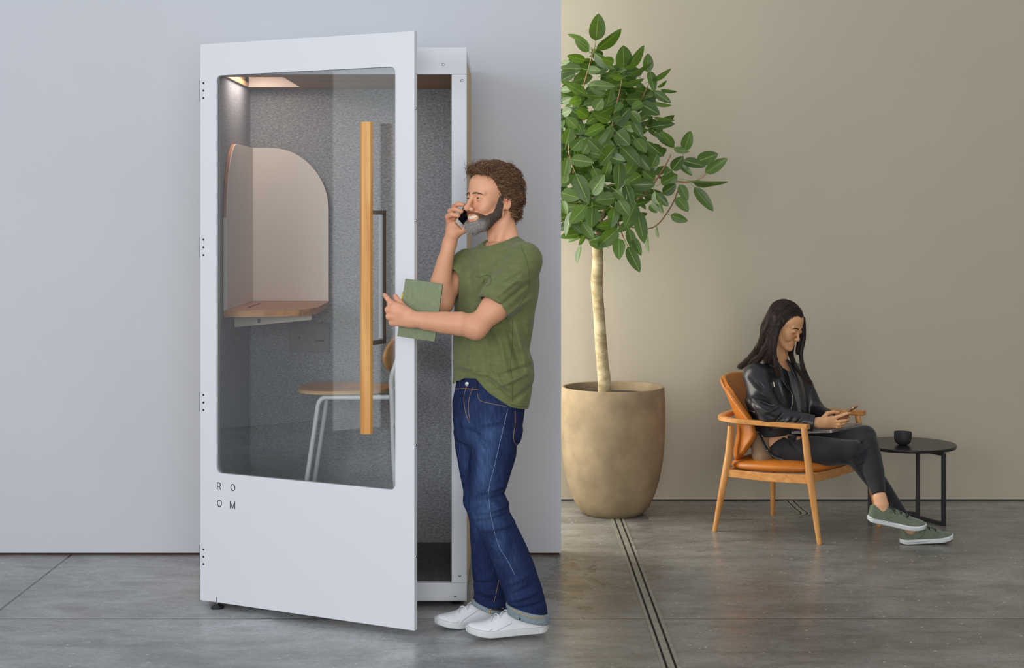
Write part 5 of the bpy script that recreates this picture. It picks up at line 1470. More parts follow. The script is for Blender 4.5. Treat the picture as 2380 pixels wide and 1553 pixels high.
# ---- shoes: local x toe, y left, z up
def shoe(label, heel, toe, Lc, m_up, m_sole, m_lace, kind, pitch=0., par=None, roll=0., zoff=0.):
    heel, toe = Vector(heel), Vector(toe); d = toe-heel; d.z = 0; d.normalize()
    Xa = (d*math.cos(pitch)+Vector((0, 0, 1))*math.sin(pitch)); Ya = Vector((-d.y, d.x, 0)); Za = Xa.cross(Ya)
    q = Matrix.Rotation(roll, 3, Xa); Ya = q@Ya; Za = q@Za
    O = heel+Vector((0, 0, zoff)); M = np.array([Xa, Ya, Za], dtype=np.float64); On = np.array(O)
    s = Lc/.30
    X_ = np.array([-.002, .01, .03, .07, .12, .17, .22, .26, .285, .300])*s
    Wd = np.array([.016, .028, .034, .036, .037, .044, .050, .045, .030, .006])*s
    Hh = np.array([.078, .086, .090, .090, .090, .078, .058, .046, .037, .022])*s
    rise = np.array([.004, .002, 0, 0, 0, 0, .001, .006, .011, .014])*s*(1.5 if kind == 'white' else 1)
    XF = X_[0]+(X_[-1]-X_[0])*(1-np.cos(np.linspace(0, np.pi, 140)))/2
    def sm(a):
        v = np.interp(XF, X_, a); k_ = np.hanning(9); k_ /= k_.sum(); return np.convolve(np.pad(v, 4, mode='reflect', reflect_type='odd'), k_, 'valid')
    Wd, Hh, rise = sm(Wd), sm(Hh), sm(rise); X_ = XF
    xs = XF/s; tip = xs > .225; Wd = np.where(tip, .0495*s*np.sqrt(np.clip(1-((xs-.225)/.0751)**2, .0, 1)), Wd)
    hl_ = xs < .03; Wd = np.where(hl_, .0345*s*np.sqrt(np.clip(1-((.03-xs)/.0321)**2, .0, 1)), Wd)
    def outline(p):
        x = np.clip(p[:, 0], X_[0], X_[-1]); w_ = np.interp(x, X_, Wd).astype(f32)
        over = np.maximum(np.maximum(X_[0]-p[:, 0], p[:, 0]-X_[-1]), -99)
        return np.where(over > 0, np.hypot(over, np.maximum(np.abs(p[:, 1])-w_, 0)), np.abs(p[:, 1])-w_), w_
    def sole(p):
        d_, w_ = outline(p); z0 = np.interp(p[:, 0], X_, rise).astype(f32); t_ = .026*s
        return smax(d_-.003, np.abs(p[:, 2]-z0-t_/2)-t_/2, .006)
    def upper(p):
        x = np.clip(p[:, 0], X_[0], X_[-1]); w_ = np.interp(x, X_, Wd).astype(f32)*.985; h_ = np.interp(x, X_, Hh).astype(f32)
        z0 = np.interp(p[:, 0], X_, rise).astype(f32)+.010
        zz = np.maximum(p[:, 2]-z0, 0)/np.maximum(h_-.010, .008)
        taper = 1-.42*np.clip(zz, 0, 1)**1.5*np.interp(x, [0, .10*s, .2*s], [1, .9, .5])
        q_ = (np.abs(p[:, 1]/(w_*taper))**2.6+zz**2.6)**(1/2.6)
        d_ = (q_-1)*np.minimum(w_, h_)*.9
        over = np.maximum(X_[0]-p[:, 0], p[:, 0]-X_[-1])
        d_ = np.where(over > 0, np.maximum(d_, over), d_)
        d_ = smax(d_, z0-.004-p[:, 2], .003)
        # opening for the ankle
        op = ell((.056*s, 0, .112*s), (.046*s, .024*s, .034*s), rotm(0, .10, 0))
        d_ = smax(d_, -op(p), .006)
        return d_
    W = lambda V: V@M+On
    V, F_ = mesh_field(upper, (-.02, -.07, -.01), (.33*s, .07, .12), .0024)
    up_o = link('sneaker_upper', np_mesh(W(V), F_), m_up, None, True)
    V, F_ = mesh_field(sole, (-.02, -.07, -.02), (.33*s, .07, .06), .0024)
    so_o = link('sneaker_sole', np_mesh(W(V), F_), m_sole, None, True)
    up_o.name = 'sneaker'; adopt(up_o, par); adopt(so_o, up_o)
    top = lambda x: np.interp(x, X_, Hh)
    # laces: crossings over the instep and a bow
    ps = []
    for k in range(6):
        x0 = (.105+.018*k)*s; zt0 = top(x0)+.0042; zt1 = top(x0+.014*s)+.0015; yy = (.017+.001*k)*s
        sgn = 1 if k % 2 else -1
        tt = np.linspace(-1, 1, 9)
        ps.append(np.stack([x0+.008*s*(tt*sgn+1), yy*1.15*tt, zt0-.009*tt**2-(.0022)*(k)*.3], 1))
    for sg in (-1, 1):
        tt = np.linspace(0, 1, 14); a = tt*2*math.pi
        ps.append(np.stack([.098*s+.010*np.sin(a), sg*(.004+.020*np.sin(a/2)), top(.09)*1.0+.004+.006*np.sin(a/2)-.012*tt*0], 1))
        ps.append(np.stack([.098*s+.030*tt, sg*(.006+.022*tt), top(.10)+.003-.020*tt**2], 1))
    V, F_ = strands_mesh(ps, .0024, .9, 6)
    lc = link('lace', np_mesh(W(V), F_), m_lace, None, True); adopt(lc, up_o)
    return up_o, so_o, W, s, top
m_wl = mat('white_shoe_leather', rgb(226, 228, 234), .45, bump=.08, bscale=120)
m_ws = mat('off_white_rubber', rgb(212, 214, 216), .5)
m_wlace = mat('white_lace', rgb(228, 230, 232), .8)
hl = G(1275, 1484); tl = G(1088, 1492)
uL, sL, WL, s_, top_ = shoe('', (hl.x-.004, hl.y+.045, .004), (tl.x, tl.y+.045, 0), .312, m_wl, m_ws, m_wlace, 'white', pitch=-.035, par=man, zoff=.012)
hr = G(1168, 1456); tr_ = G(1010, 1468)
uR, sR, WR, s_, top_ = shoe('', (hr.x+.026, hr.y+.05, 0), (tr_.x, tr_.y+.04, 0), .300, m_wl, m_ws, m_wlace, 'white', pitch=-.02, par=man, zoff=.006)
m_seamd = mat('grey_shoe_seam', rgb(120, 120, 126), .7)
for h_, par, S_ in ((caster(uL), uL, ([(1131, 1486), (1136, 1470), (1146, 1462)], [(1142, 1488), (1145, 1474), (1170, 1459), (1190, 1449)], [(1251, 1458), (1249, 1474)])),
                    (caster(uR), uR, ([(1059, 1461), (1062, 1449), (1067, 1443)], [(1070, 1462), (1073, 1446), (1095, 1430), (1113, 1418)], [(1158, 1430), (1155, 1445)]))):
    for pts in S_: seam('shoe_seam', h_, pts, .0007, m_seamd, par, lift=.0002)
print('man body', round(_t.time()-_t0, 1))
# ================================================================ his hair, beard and eyebrows
m_hair = painted_mat('brown_curly_hair', rough=.5, spec=.35)
m_hairb = mat('hair_mass', rgb(90, 64, 46), .75, spec=.2, var=.35, vscale=70)
m_beardb = painted_mat('beard_mass', rough=.8, spec=.2, var=.35, vscale=260., bump=.6, bscale=400.)
rh = np.random.RandomState(5)
hair_core = union([(ell((0, -.028, .052), (.088, .110, .095)), 0), (ell((0, -.074, -.020), (.070, .062, .078)), .04), (ell((0, .030, .098), (.062, .058, .040)), .03),
                   (ell((.070, -.036, .010), (.020, .045, .050)), .02), (ell((-.070, -.036, .010), (.020, .045, .050)), .02)])
def hairline(P_):
    # keep hair behind this: fringe on top, receding temples, ears left free
    z = P_[:, 2]; ax = np.abs(P_[:, 0])
    yh = np.interp(z, [-.12, -.045, -.012, .012, .045, .070, .088, .105, .16], [-.045, -.034, -.028, .006, .026, .040, .066, .090, .11])
    yh = yh-np.interp(ax, [0, .02, .045, .06, .08], [0, 0, .012, .008, 0])*np.interp(z, [.05, .08, .12], [1, 1, .3])
    return P_[:, 1]-yh.astype(f32)
lump = lambda P_: -.0095*fbm(P_, 85., 12, 2)-.001
hair_f = union([(hair_core, 0), ('cut', hairline, .012), ('disp', lump)])
VH, FH = mesh_field(hair_f, (-.12, -.17, -.125), (.12, .12, .18), .0024)
hair = link('hair', np_mesh(hf.w(VH), FH), m_hairb, None, True); adopt(hair, man)
def surf_samples(V, Fq, n, rs):
    a = V[Fq[:, 0]]; b = V[Fq[:, 1]]; c = V[Fq[:, 2]]; nr = np.cross(b-a, c-a); ar = np.linalg.norm(nr, axis=1); nr /= ar[:, None]+1e-12
    i = rs.choice(len(Fq), n, p=ar/ar.sum()); w_ = rs.dirichlet((1, 1, 1), n)
    return a[i]*w_[:, :1]+b[i]*w_[:, 1:2]+c[i]*w_[:, 2:], nr[i]
def orient(V, Fq, N_, pts, field):
    s = np.sign((field((pts+N_*.004).astype(f32))-field((pts-N_*.004).astype(f32)))); return N_*s[:, None]
pts_, nr_ = surf_samples(VH, FH, 3400, rh); nr_ = orient(VH, FH, nr_, pts_, hair_f)
paths, cols, rads = [], [], []
for p, nn in zip(pts_, nr_):
    flow = np.array([0, -1., -.25-.9*max(0, (.10-p[2])*6)]); flow[0] = .5*p[0]/.08+rh.normal()*.35
    if p[1] > .03 and p[2] > .08: flow = np.array([rh.normal()*.6, .1+rh.normal()*.7, .15])
    flow = flow+np.array([0, .5, .5])*math.sin(70*p[0]+55*p[2])+np.array([.5, 0, 0])*math.sin(60*p[1]+3); t = flow-nn*(flow@nn); t /= np.linalg.norm(t)+1e-9; s_ = np.cross(nn, t)
    L_ = rh.uniform(.030, .055); n = 15; u = np.linspace(0, 1, n); cr = rh.uniform(.0025, .0060); wl = rh.uniform(.022, .038); ph = rh.uniform(0, 6.28)
    a = u*L_/wl*2*np.pi+ph
    base = p[None]+t*(u*L_)[:, None]+nn*(-.003+.005*np.sin(u*np.pi)-.012*u**2)[:, None]
    q = base+s_*(cr*np.cos(a))[:, None]+nn*(cr*np.sin(a)*.8)[:, None]
    paths.append(hf.w(q)); k = rh.uniform(0, 1)
    cA, cB = np.array(rgb(74, 52, 36)[:3]), np.array(rgb(162, 124, 92)[:3]); cols.append(cA+(cB-cA)*k**1.5); rads.append(rh.uniform(.0005, .0012))
# a few loose curls standing off the crown
for k in range(26):
    az = rh.uniform(0, 6.28); c0 = np.array([.05*math.cos(az), -.02+.07*math.sin(az), .140+rh.uniform(-.015, .006)]); r_ = rh.uniform(.006, .011)
    a = np.linspace(0, rh.uniform(4, 6), 16); d1 = rh.normal(size=3); d1 /= np.linalg.norm(d1); d2 = np.cross(d1, [0, 1, 0]); d2 /= np.linalg.norm(d2)
    q = c0+np.outer(np.cos(a)*r_, d1)+np.outer(np.sin(a)*r_, d2); paths.append(hf.w(q)); cols.append(np.array(rgb(120, 92, 64)[:3])); rads.append(.0004)
V, F_ = strands_mesh(paths, np.array(rads), .5, 4)
me = np_mesh(V, F_); add_color(me, np.concatenate([np.tile(c, (len(q)*4, 1)) for c, q in zip(cols, paths)]))
o = link('curls', me, m_hair, None, True); adopt(o, hair); tag(o, kind='stuff')
# beard
head_f = union(m_items)
reg = union([(chain([(.071, .004, .004), (.066, .006, -.030), (.058, .014, -.062), (.036, .056, -.096), (0, .084, -.108)], [.010, .015, .020, .027, .030]), 0),
             (chain([(-.071, .004, .004), (-.066, .006, -.030), (-.058, .014, -.062), (-.036, .056, -.096), (0, .084, -.108)], [.010, .015, .020, .027, .030]), .01),
             (chain([(.042, .062, -.088), (.043, .068, -.072), (.024, .090, -.0575), (0, .103, -.0565), (-.024, .090, -.0575), (-.043, .068, -.072), (-.042, .062, -.088)], [.012, .0075, .0058, .0052, .0058, .0075, .012]), .01),
             (chain([(.034, .060, -.100), (0, .090, -.106), (-.034, .060, -.100)], [.016, .0125, .016]), .01)])
def beard_f(P_):
    th = .006+.012*np.clip((-.085-P_[:, 2])/.03, 0, 1)
    d = smax(head_f(P_)-th.astype(f32), reg(P_), .010)-.0022*fbm(P_, 220., 31, 2)
    return smax(d, -ell((0, .098, -.0765), (.0345, .030, .0165))(P_), .004)
VB, FB = mesh_field(beard_f, (-.10, -.03, -.155), (.10, .13, .02), .0021)
def bcol(V, rs=None):
    x, y, z = V[:, 0], V[:, 1], V[:, 2]
    g = np.clip((y-.045)/.035, 0, 1)*np.clip((-z-.070)/.022, 0, 1)      # grey on the chin
    g = g[:, None]; mo = (np.clip((y-.070)/.02, 0, 1)*np.clip((z+.078)/.012, 0, 1))[:, None]
    return (np.array(rgb(78, 66, 58)[:3])*(1-g)+np.array(rgb(138, 134, 130)[:3])*g)*(1-mo)+np.array(rgb(128, 86, 58)[:3])*mo
me = np_mesh(hf.w(VB), FB); add_color(me, bcol(VB))
beard = link('beard', me, m_beardb, None, True); adopt(beard, man)
pts_, nr_ = surf_samples(VB, FB, 5200, rh); nr_ = orient(VB, FB, nr_, pts_, beard_f)
keep = head_f((pts_+nr_*.002).astype(f32)) > .0015
pts_, nr_ = pts_[keep], nr_[keep]; cc_ = bcol(pts_)
paths, cols = [], []
for p, nn, c in zip(pts_, nr_, cc_):
    flow = np.array([p[0]*2, .45, -1.]); t = flow-nn*(flow@nn); t /= np.linalg.norm(t)+1e-9; t = t+nn*.35+rh.normal(size=3)*.25; t /= np.linalg.norm(t)
    L_ = rh.uniform(.007, .014) if p[2] < -.07 else rh.uniform(.004, .009); u = np.linspace(0, 1, 5)
    q = p-nn*.002+np.outer(u*L_, t)+np.outer(u*u*L_*.3, rh.normal(size=3)*.4)
    paths.append(hf.w(q)); k = rh.uniform(.6, 2.0)
    if c[0] > .15 and rh.rand() < .35: k = 2.3
    cols.append(np.clip(c*k, 0, .8)+(0 if c[0] > .15 else .03*rh.rand()))
V, F_ = strands_mesh(paths, .00050, .4, 3)
me = np_mesh(V, F_); add_color(me, np.concatenate([np.tile(c, (len(q)*3, 1)) for c, q in zip(cols, paths)]))
o = link('whiskers', me, m_hair, None, True); adopt(o, beard); tag(o, kind='stuff')
def eyebrow(fr, side, x0, x1, z0, zm, z1, y0, y1, col, par, thick, n, headf):
    t = rh.uniform(0, 1, n); x = x0+(x1-x0)*t; z = (z0*(1-t)**2+2*zm*t*(1-t)+z1*t*t)+rh.normal(size=n)*thick*(1-.5*t); y = y0+(y1-y0)*t**1.5+.01
    pp = np.stack([side*x, y, z], 1)
    for it_ in range(8):     # drop onto the skin
        pp = pp-np.outer(headf(pp.astype(f32)), np.array([side*.2, .98, 0]))
    paths = []; u = np.linspace(0, 1, 4)
    for p, t_ in zip(pp, t):
        dr = np.array([side*1, -.35, .25*(1-2*t_)+.1]); dr /= np.linalg.norm(dr)
        paths.append(fr.w(p+np.array([0, .0006, 0])+np.outer(u*.0065, dr)+np.outer(u*(1-u)*.002, [0, 1, 0])))
    V, F_ = strands_mesh(paths, .00040, .4, 3)
    o = link('eyebrow', np_mesh(V, F_), col, None, True); adopt(o, par)
def lashes(fr, headf, zc, hw_, hh, col, par, r):
    for s in (-1, 1):
        x = s*.0312+np.linspace(-hw_, hw_, 13); t = (x-s*.0312)/hw_
        q = np.stack([x, np.full(13, .092), zc+hh*np.sqrt(np.clip(1-t*t, 0, 1))], 1)
        for it_ in range(8): q = q-np.outer(headf(q.astype(f32)), np.array([0, 1., 0]))
        V, F_ = strands_mesh([fr.w(q+np.array([0, .0003, 0]))], r, .5, 5)
        o = link('lashes', np_mesh(V, F_), col, None, True); adopt(o, par)
m_brow = mat('brown_brow', rgb(92, 64, 46), .7)
for s_ in (-1, 1): eyebrow(hf, s_, .011, .046, .0165, .0235, .0130, .0935, .066, m_brow, man, .0019, 150, head_f)
lashes(hf, head_f, -.0012, .0112, .0024, mat('dark_lash', rgb(60, 40, 32), .7), man, .0006)
print('man hair', round(_t.time()-_t0, 1))
# ================================================================ the seated woman
woman = thing('person', 'woman in black leather jacket sitting with legs crossed, looking at her phone', 'person', (CC.x, CC.y, .30))
WO = P(1829, 768, 8.07)
wf = Frame(tuple(WO), math.radians(-42), math.radians(-24), math.radians(-4), .97)
# solve the origin so that the midpoint between the eyes lands on its image point
tgt = np.array(P(1854.5, 773.5, 8.005)); wf.O = wf.O+(tgt-wf.w(np.array([0, .086, -.002])))
WSK = rgb(216, 162, 116)
neckW = P(1812, 856, 8.12)
w_items = head_items('woman', tuple(wf.l(np.array(neckW))), .045)
VW, FW = mesh_field(union(w_items), (-.11, -.16, -.24), (.11, .14, .135), .0017)
piecesW = [(wf.w(VW), FW, face_paint('woman', WSK, rgb(184, 96, 84), VW.astype(f32)))]
# her right arm is the near one
WSR, WER, WWR = p3(1758, 876, 7.98), p3(1792, 966, 7.90), p3(1897, 983, 7.86)
WSL, WEL, WWL = p3(1846, 872, 8.24), p3(1893, 958, 8.20), p3(1938, 978, 8.02)
# phone pose first: long axis up to the right and away, screen towards her face
wp0, wp1 = Vector(p3(1946, 973, 7.91)), Vector(p3(1983, 949, 7.86))
wa = (wp1-wp0).normalized(); wc = (wp0+wp1)/2
wn = Vector((-.45, .28, .85)); wn = (wn-wa*wn.dot(wa)).normalized(); ww = wa.cross(wn).normalized()
armsW = [(cone(WSR, WER, .040, .034), 0), (cone(WER, WWR, .034, .022), .02)]
armsW2 = [(cone(WSL, WEL, .040, .034), 0), (cone(WEL, WWL, .034, .022), .02)]
# right hand, cradling the phone from below and in front
hk = [p3(1938, 972, 7.862), p3(1941, 980, 7.858), p3(1939, 987, 7.862), p3(1935, 992, 7.870)]
for i, k_ in enumerate(hk): armsW.append((cone(p3(1902+i, 977+i*4, 7.86), k_, .0145, .0098), .014))
armsW.append((ball(p3(1920, 981, 7.865), .020), .015))
armsW += [finger([hk[0], p3(1955, 966.5, 7.842), p3(1968, 961.5, 7.842), p3(1975, 959.5, 7.850)], .0092, .0066),
          finger([hk[1], p3(1954, 980, 7.838), p3(1965, 977.5, 7.842), p3(1970, 976.5, 7.856)], .0092, .0066),
          finger([hk[2], p3(1950, 987.5, 7.842), p3(1960, 985, 7.846), p3(1965, 983, 7.858)], .0086, .0062),
          finger([hk[3], p3(1945, 993, 7.852), p3(1953, 991.5, 7.854), p3(1958, 990, 7.862)], .0078, .0058),
          finger([p3(1912, 973, 7.875), p3(1923, 961, 7.885), p3(1938, 958, 7.890), p3(1949, 959, 7.892)], .0115, .0072, .01)]
armsW2 += [(cone(WWL, p3(1958, 976, 7.93), .021, .020), .012), finger([p3(1962, 972, 7.92), p3(1972, 968, 7.89), p3(1975, 967, 7.872)], .0088, .0068),
           finger([p3(1960, 980, 7.92), p3(1970, 977, 7.90), p3(1972, 975, 7.885)], .0088, .0066), finger([p3(1945, 966, 7.96), p3(1958, 962, 7.925), p3(1966, 958, 7.90)], .0098, .0070)]
V1, F1 = mesh_field(union(armsW), (1.15, 7.76, .50), (1.78, 8.06, .98), .0024)
V2, F2 = mesh_field(union(armsW2), (1.36, 7.82, .50), (1.78, 8.34, .98), .0026)
piecesW += [(V1, F1, skinc(V1, WSK, 13)), (V2, F2, skinc(V2, WSK, 14))]
# body, hips and legs
WPHI = math.atan2(CS.y, CS.x)     # shoulder line across the chair
PEL = p3(1790, 1030, 8.10)
HR, KR, AR = p3(1803, 1030, 8.00), p3(1985, 1052, 7.76), p3(2092, 1196, 7.70)
HL, KL, AL = p3(1822, 1026, 8.18), p3(2010, 1016, 7.83), p3(2045, 1158, 7.60)
footR0, footR1 = Vector((G(2100, 1268).x-.005, G(2100, 1268).y+.035, 0)), Vector((2.16, 7.76, 0))
lowW = union([(cone(p3(1812, 872, 8.12), PEL, .085, .085), 0), (cone(HR, KR, .055, .042), .03), (cone(KR, AR, .043, .026), .02), (cone(HL, KL, .055, .042), .03),
              (chain([KL, p3(2030, 1090, 7.70), AL, p3(2048, 1178, 7.595)], [.043, .044, .0285, .029], .01), .01), (ball(p3(2049, 1172, 7.588), .0295), .012),
              (cone(AL, p3(2052, 1186, 7.59), .030, .033), .012),
              (cone(AR, tuple(footR0+Vector((.045, 0, .07))), .026, .028), .01)])
V4, F4 = mesh_field(lowW, (1.10, 7.45, .03), (2.10, 8.45, .95), .0055)
piecesW.append((V4, F4, skinc(V4, rgb(218, 166, 128), 15)))
me = merge_pieces(piecesW); bodyW = link('body', me, skin_mat('tan_skin'), None, True); adopt(bodyW, woman)
eyes(wf, False, woman, (0, -.5))
# ---- leggings
m_leg = mat('black_stretch_cloth', rgb(34, 33, 38), .75, spec=.25, var=.08, vscale=60., bump=.25, bscale=300., sheen=.15)
lg = [(chain([p3(1797, 1037, 8.05), p3(1832, 1047, 7.965), p3(1905, 1049, 7.86), KR], [.078, .080, .072, .058], .0), 0),
      (chain([p3(1806, 1034, 8.18), p3(1880, 1036, 8.05), p3(1955, 1030, 7.90), KL], [.075, .070, .060, .055], .0), .02),
      (chain([KR, p3(2030, 1110, 7.735), p3(2078, 1174, 7.705), AR], [.056, .050, .036, .034], .0), .012),
      ('disp', lambda P_: -.006*np.abs(fbm(P_, 30., 41, 3)))]
lg2 = [(chain([p3(1950, 1028, 7.91), KL, p3(2015, 1034, 7.79), p3(2031, 1095, 7.69), p3(2043, 1150, 7.605)], [.055, .0555, .056, .0495, .0335], .0), 0), ('disp', lambda P_: -.003*np.abs(fbm(P_, 34., 43, 3)))]
for fx in ((1985, 1042, 2010, 1020, .006, -.005, 7.78), (1990, 1050, 2012, 1034, .005, .004, 7.78), (1983, 1060, 1998, 1072, .005, -.005, 7.72), (1978, 1070, 1990, 1086, .004, .004, 7.72), (1996, 1084, 2010, 1074, .005, -.004, 7.7),
           (1840, 1030, 1870, 1010, .008, -.005, 7.9), (1850, 1045, 1830, 1020, .008, -.005, 7.9)):
    fx = fx[:5]+(fx[5]*1.6, fx[6]); lg.append(('disp', fold(*fx))); lg2.append(('disp', fold(*fx)))
cutA = plane(P(2046, 1147, 7.6), (P(2052, 1180, 7.6)-P(2030, 1095, 7.69)).normalized())
lg2.append(('cut', cutA, .003))
fA, fB = union(lg), union(lg2)
legf = lambda P_: smin(fA(P_), fB(P_), .006)
V5, F5 = mesh_field(legf, (1.10, 7.45, .05), (2.10, 8.40, .66), .0042)
leggings = link('leggings', np_mesh(V5, F5), m_leg, None, True); adopt(leggings, woman)
# ---- grey sweater and leather jacket
m_knit = mat('grey_knit', rgb(134, 136, 142), .95, spec=.1, var=.25, vscale=260., bump=.5, bscale=500.)
m_jack = mat('black_leather', rgb(34, 35, 39), .36, spec=.5, bump=.22, bscale=90., var=.1, vscale=10.)
m_beige = mat('beige_scarf_cloth', rgb(136, 112, 88), .9, var=.12, vscale=18., bump=.6, bscale=60.)
def wrow(py, L, R, Y, ratio=.62): return pxrow(py, L, R, Y, ratio, WPHI)
trows = [wrow(846, 1778, 1846, 8.12, .7), wrow(856, 1757, 1862, 8.12, .62), wrow(872, 1738, 1868, 8.12, .58), wrow(900, 1730, 1872, 8.12, .60), wrow(930, 1730, 1878, 8.115, .64),
         wrow(960, 1737, 1880, 8.11, .68), wrow(990, 1744, 1880, 8.10, .72), wrow(1015, 1748, 1868, 8.09, .74), wrow(1030, 1752, 1850, 8.09, .74)]
torW = Stack(trows, .012)
wfold = []
for fx in ((1745, 880, 1775, 905, .009, -.006, 7.9), (1750, 900, 1785, 925, .009, .006, 7.9), (1752, 925, 1800, 945, .009, -.007, 7.9), (1760, 945, 1800, 962, .008, .006, 7.9), (1775, 955, 1812, 940, .008, .006, 7.9), (1790, 985, 1820, 955, .009, -.006, 7.9),
           (1815, 985, 1835, 960, .009, .006, 7.9), (1845, 985, 1860, 968, .008, -.004, 7.88), (1740, 960, 1765, 985, .009, -.006, 7.95), (1735, 930, 1760, 960, .009, .005, 7.95), (1812, 880, 1830, 940, .010, .004, 7.95), (1785, 1000, 1830, 990, .007, .005, 7.9)):
    wfold.append(('disp', fold(*fx[:4], fx[4], fx[5]*2.0, fx[6])))
sleeveR = [(chain([WSR, p3(1768, 915, 7.93), WER], [.066, .062, .057], 0), 0), (chain([WER, p3(1840, 975, 7.875), p3(1893, 984, 7.862)], [.057, .045, .0385], 0), .02)]
sleeveL = [(chain([WSL, p3(1872, 915, 8.22), WEL], [.062, .056, .050], 0), 0), (chain([WEL, p3(1920, 968, 8.10), p3(1932, 974, 8.045)], [.048, .040, .036], 0), .02)]
dR = Vector(WWR)-Vector(WER); dL = Vector(WWL)-Vector(p3(1920, 968, 8.10))
sR = union(sleeveR+[('disp', lambda P_: -.008*np.abs(fbm(P_, 30., 51, 3)))]+[('cut', plane(p3(1892, 984, 7.862), dR), .003), ('sub', cone(p3(1880, 981, 7.864), p3(1930, 988, 7.86), .029, .031), .003)])
sL = union(sleeveL+[('disp', lambda P_: -.008*np.abs(fbm(P_, 30., 52, 3)))]+[('cut', plane(p3(1932, 975, 8.045), dL), .003)])
jack_body = union([(torW, 0), (cone(p3(1812, 858, 8.12), WSR, .045, .058), .03), (cone(p3(1812, 858, 8.12), WSL, .045, .054), .03), ('disp', lambda P_: -.008*np.abs(fbm(P_, 24., 53, 3)))])
# open front: a wedge taken out along the zip line, showing the knit
Fw, Lw = np.array([CF.x, CF.y, 0]), np.array([CS.x, CS.y, 0])      # forward, to her left (far side)
def zipcut(P_):
    """negative inside the opening between the two jacket fronts"""
    q = P_-np.array(P(1812, 0, 8.12), dtype=f32)*np.array([1, 1, 0], dtype=f32)
    z = P_[:, 2]; side = q@Lw.astype(f32); fw = q@Fw.astype(f32)
    zt, zb = P(0, 845, 8.05).z, P(0, 992, 8.0).z
    t = np.clip((zt-z)/(zt-zb), 0, 1)
    near = np.interp(t, [0, .2, .5, .75, 1], [-.075, -.075, -.060, -.052, -.048]); far = np.interp(t, [0, .2, .5, .8, 1], [.04, .045, .060, .055, .050])
    c = (near+far)/2; hwid = (far-near)/2
    return np.maximum(np.abs(side-c.astype(f32))-hwid.astype(f32), .02-fw)
neckc = cone(p3(1816, 862, 8.10), p3(1824, 820, 8.06), .054, .075)
def jacket_f(P_):
    b = jack_body(P_)
    b = smax(b, -zipcut(P_), .004); b = smax(b, -neckc(P_), .006)
    b = smin(b, smin(sR(P_), sL(P_), .0), .022)
    for w__ in wfold: b = b+w__[1](P_)
    hem = plane(P(1790, 1013, 8.0), (0, 0, -1))(P_)+.10*np.clip(P_[:, 0]-P(1790, 0, 8.).x, -.1, .1)
    return smax(b, hem, .004)
V6, F6 = mesh_field(jacket_f, (1.10, 7.74, .46), (1.76, 8.42, .95), .0038)
jacket = link('leather_jacket', np_mesh(V6, F6), m_jack, None, True); adopt(jacket, woman)
knit_f = lambda P_: smax(smax(torW(P_)+.011, -cone(p3(1817, 862, 8.09), p3(1826, 820, 8.05), .046, .060)(P_), .006), P(0, 1000, 8.1).z-P_[:, 2], .004)
V7, F7 = mesh_field(knit_f, (1.10, 7.74, .46), (1.76, 8.42, .95), .0048)
knit = link('sweater', np_mesh(V7, F7), m_knit, None, True); adopt(knit, woman)
# cloth bunched on the seat behind her
scf = union([(Stack([wrow(1000, 1748, 1796, 8.02, .9), wrow(1030, 1744, 1796, 8.01, .9), wrow(1060, 1748, 1800, 8.00, .9), wrow(1071, 1752, 1802, 8.00, .9)], .01), 0), ('disp', lambda P_: -.006*np.abs(fbm(P_, 40., 61, 3)))])
V8, F8 = mesh_field(scf, (1.10, 7.85, .33), (1.5, 8.3, .56), .005)
scarf = link('bunched_shirt_tail', np_mesh(V8, F8), m_beige, None, True); adopt(scarf, woman)
# jacket details
hitW = caster(jacket); m_zip = mat('steel_zip', rgb(198, 190, 168), .3, .9)
seam('zip', hitW, [(1812, 874), (1822, 888), (1832, 904), (1840, 916), (1842, 930), (1840, 945), (1837, 957)], .0020, m_zip, jacket, lift=.001)
seam('zip', hitW, [(1731, 952), (1745, 955), (1758, 960)], .0016, m_zip, jacket, lift=.001)
seam('zip_pull', hitW, [(1797, 888), (1798.5, 899)], .0032, m_zip, jacket, lift=.003)
seam('zip_pull', hitW, [(1792, 906), (1797, 896)], .0010, m_zip, jacket, lift=.001)
for a in ((1789, 849, 1792, 851), (1811, 869.5, 1813, 871.5)): seam('snap', hitW, [(a[0], a[1]), (a[2], a[3])], .0030, m_zip, jacket, lift=.001)
seam('cuff_seam', hitW, [(1880, 966), (1876, 980), (1874, 994)], .0009, m_jack, jacket)
# collar and lapels: thick folded flaps
def flap(name, pts3, th, m, par):
    n = len(pts3[0]); vs = [p for r_ in pts3 for p in r_]; fs = [(i*n+j, (i+1)*n+j, (i+1)*n+j+1, i*n+j+1) for i in range(len(pts3)-1) for j in range(n-1)]
    o = link(name, mesh_from(vs, fs), m, None, True); adopt(o, par)
    md = o.modifiers.new('s', 'SUBSURF'); md.levels = 2; md.render_levels = 2
    md = o.modifiers.new('t', 'SOLIDIFY'); md.thickness = th; md.offset = 0; return o
def gp(px, py, Y): return P(px, py, Y)
flap('collar', [[gp(1776, 840, 8.06), gp(1772, 834, 8.12)], [gp(1784, 852, 8.02), gp(1780, 832, 8.05)], [gp(1796, 855, 7.985), gp(1790, 832, 8.02)], [gp(1810, 856, 7.985), gp(1805, 838, 8.01)], [gp(1813, 862, 7.99), gp(1815, 848, 8.01)]], .005, m_jack, jacket)
flap('lapel', [[gp(1803, 850, 7.985), gp(1812, 846, 7.99), gp(1818, 852, 8.0)], [gp(1804, 862, 7.975), gp(1815, 864, 7.975), gp(1824, 872, 7.985)], [gp(1810, 876, 7.965), gp(1820, 882, 7.965), gp(1832, 896, 7.975)], [gp(1830, 902, 7.955), gp(1834, 908, 7.955), gp(1838, 914, 7.96)]], .004, m_jack, jacket)
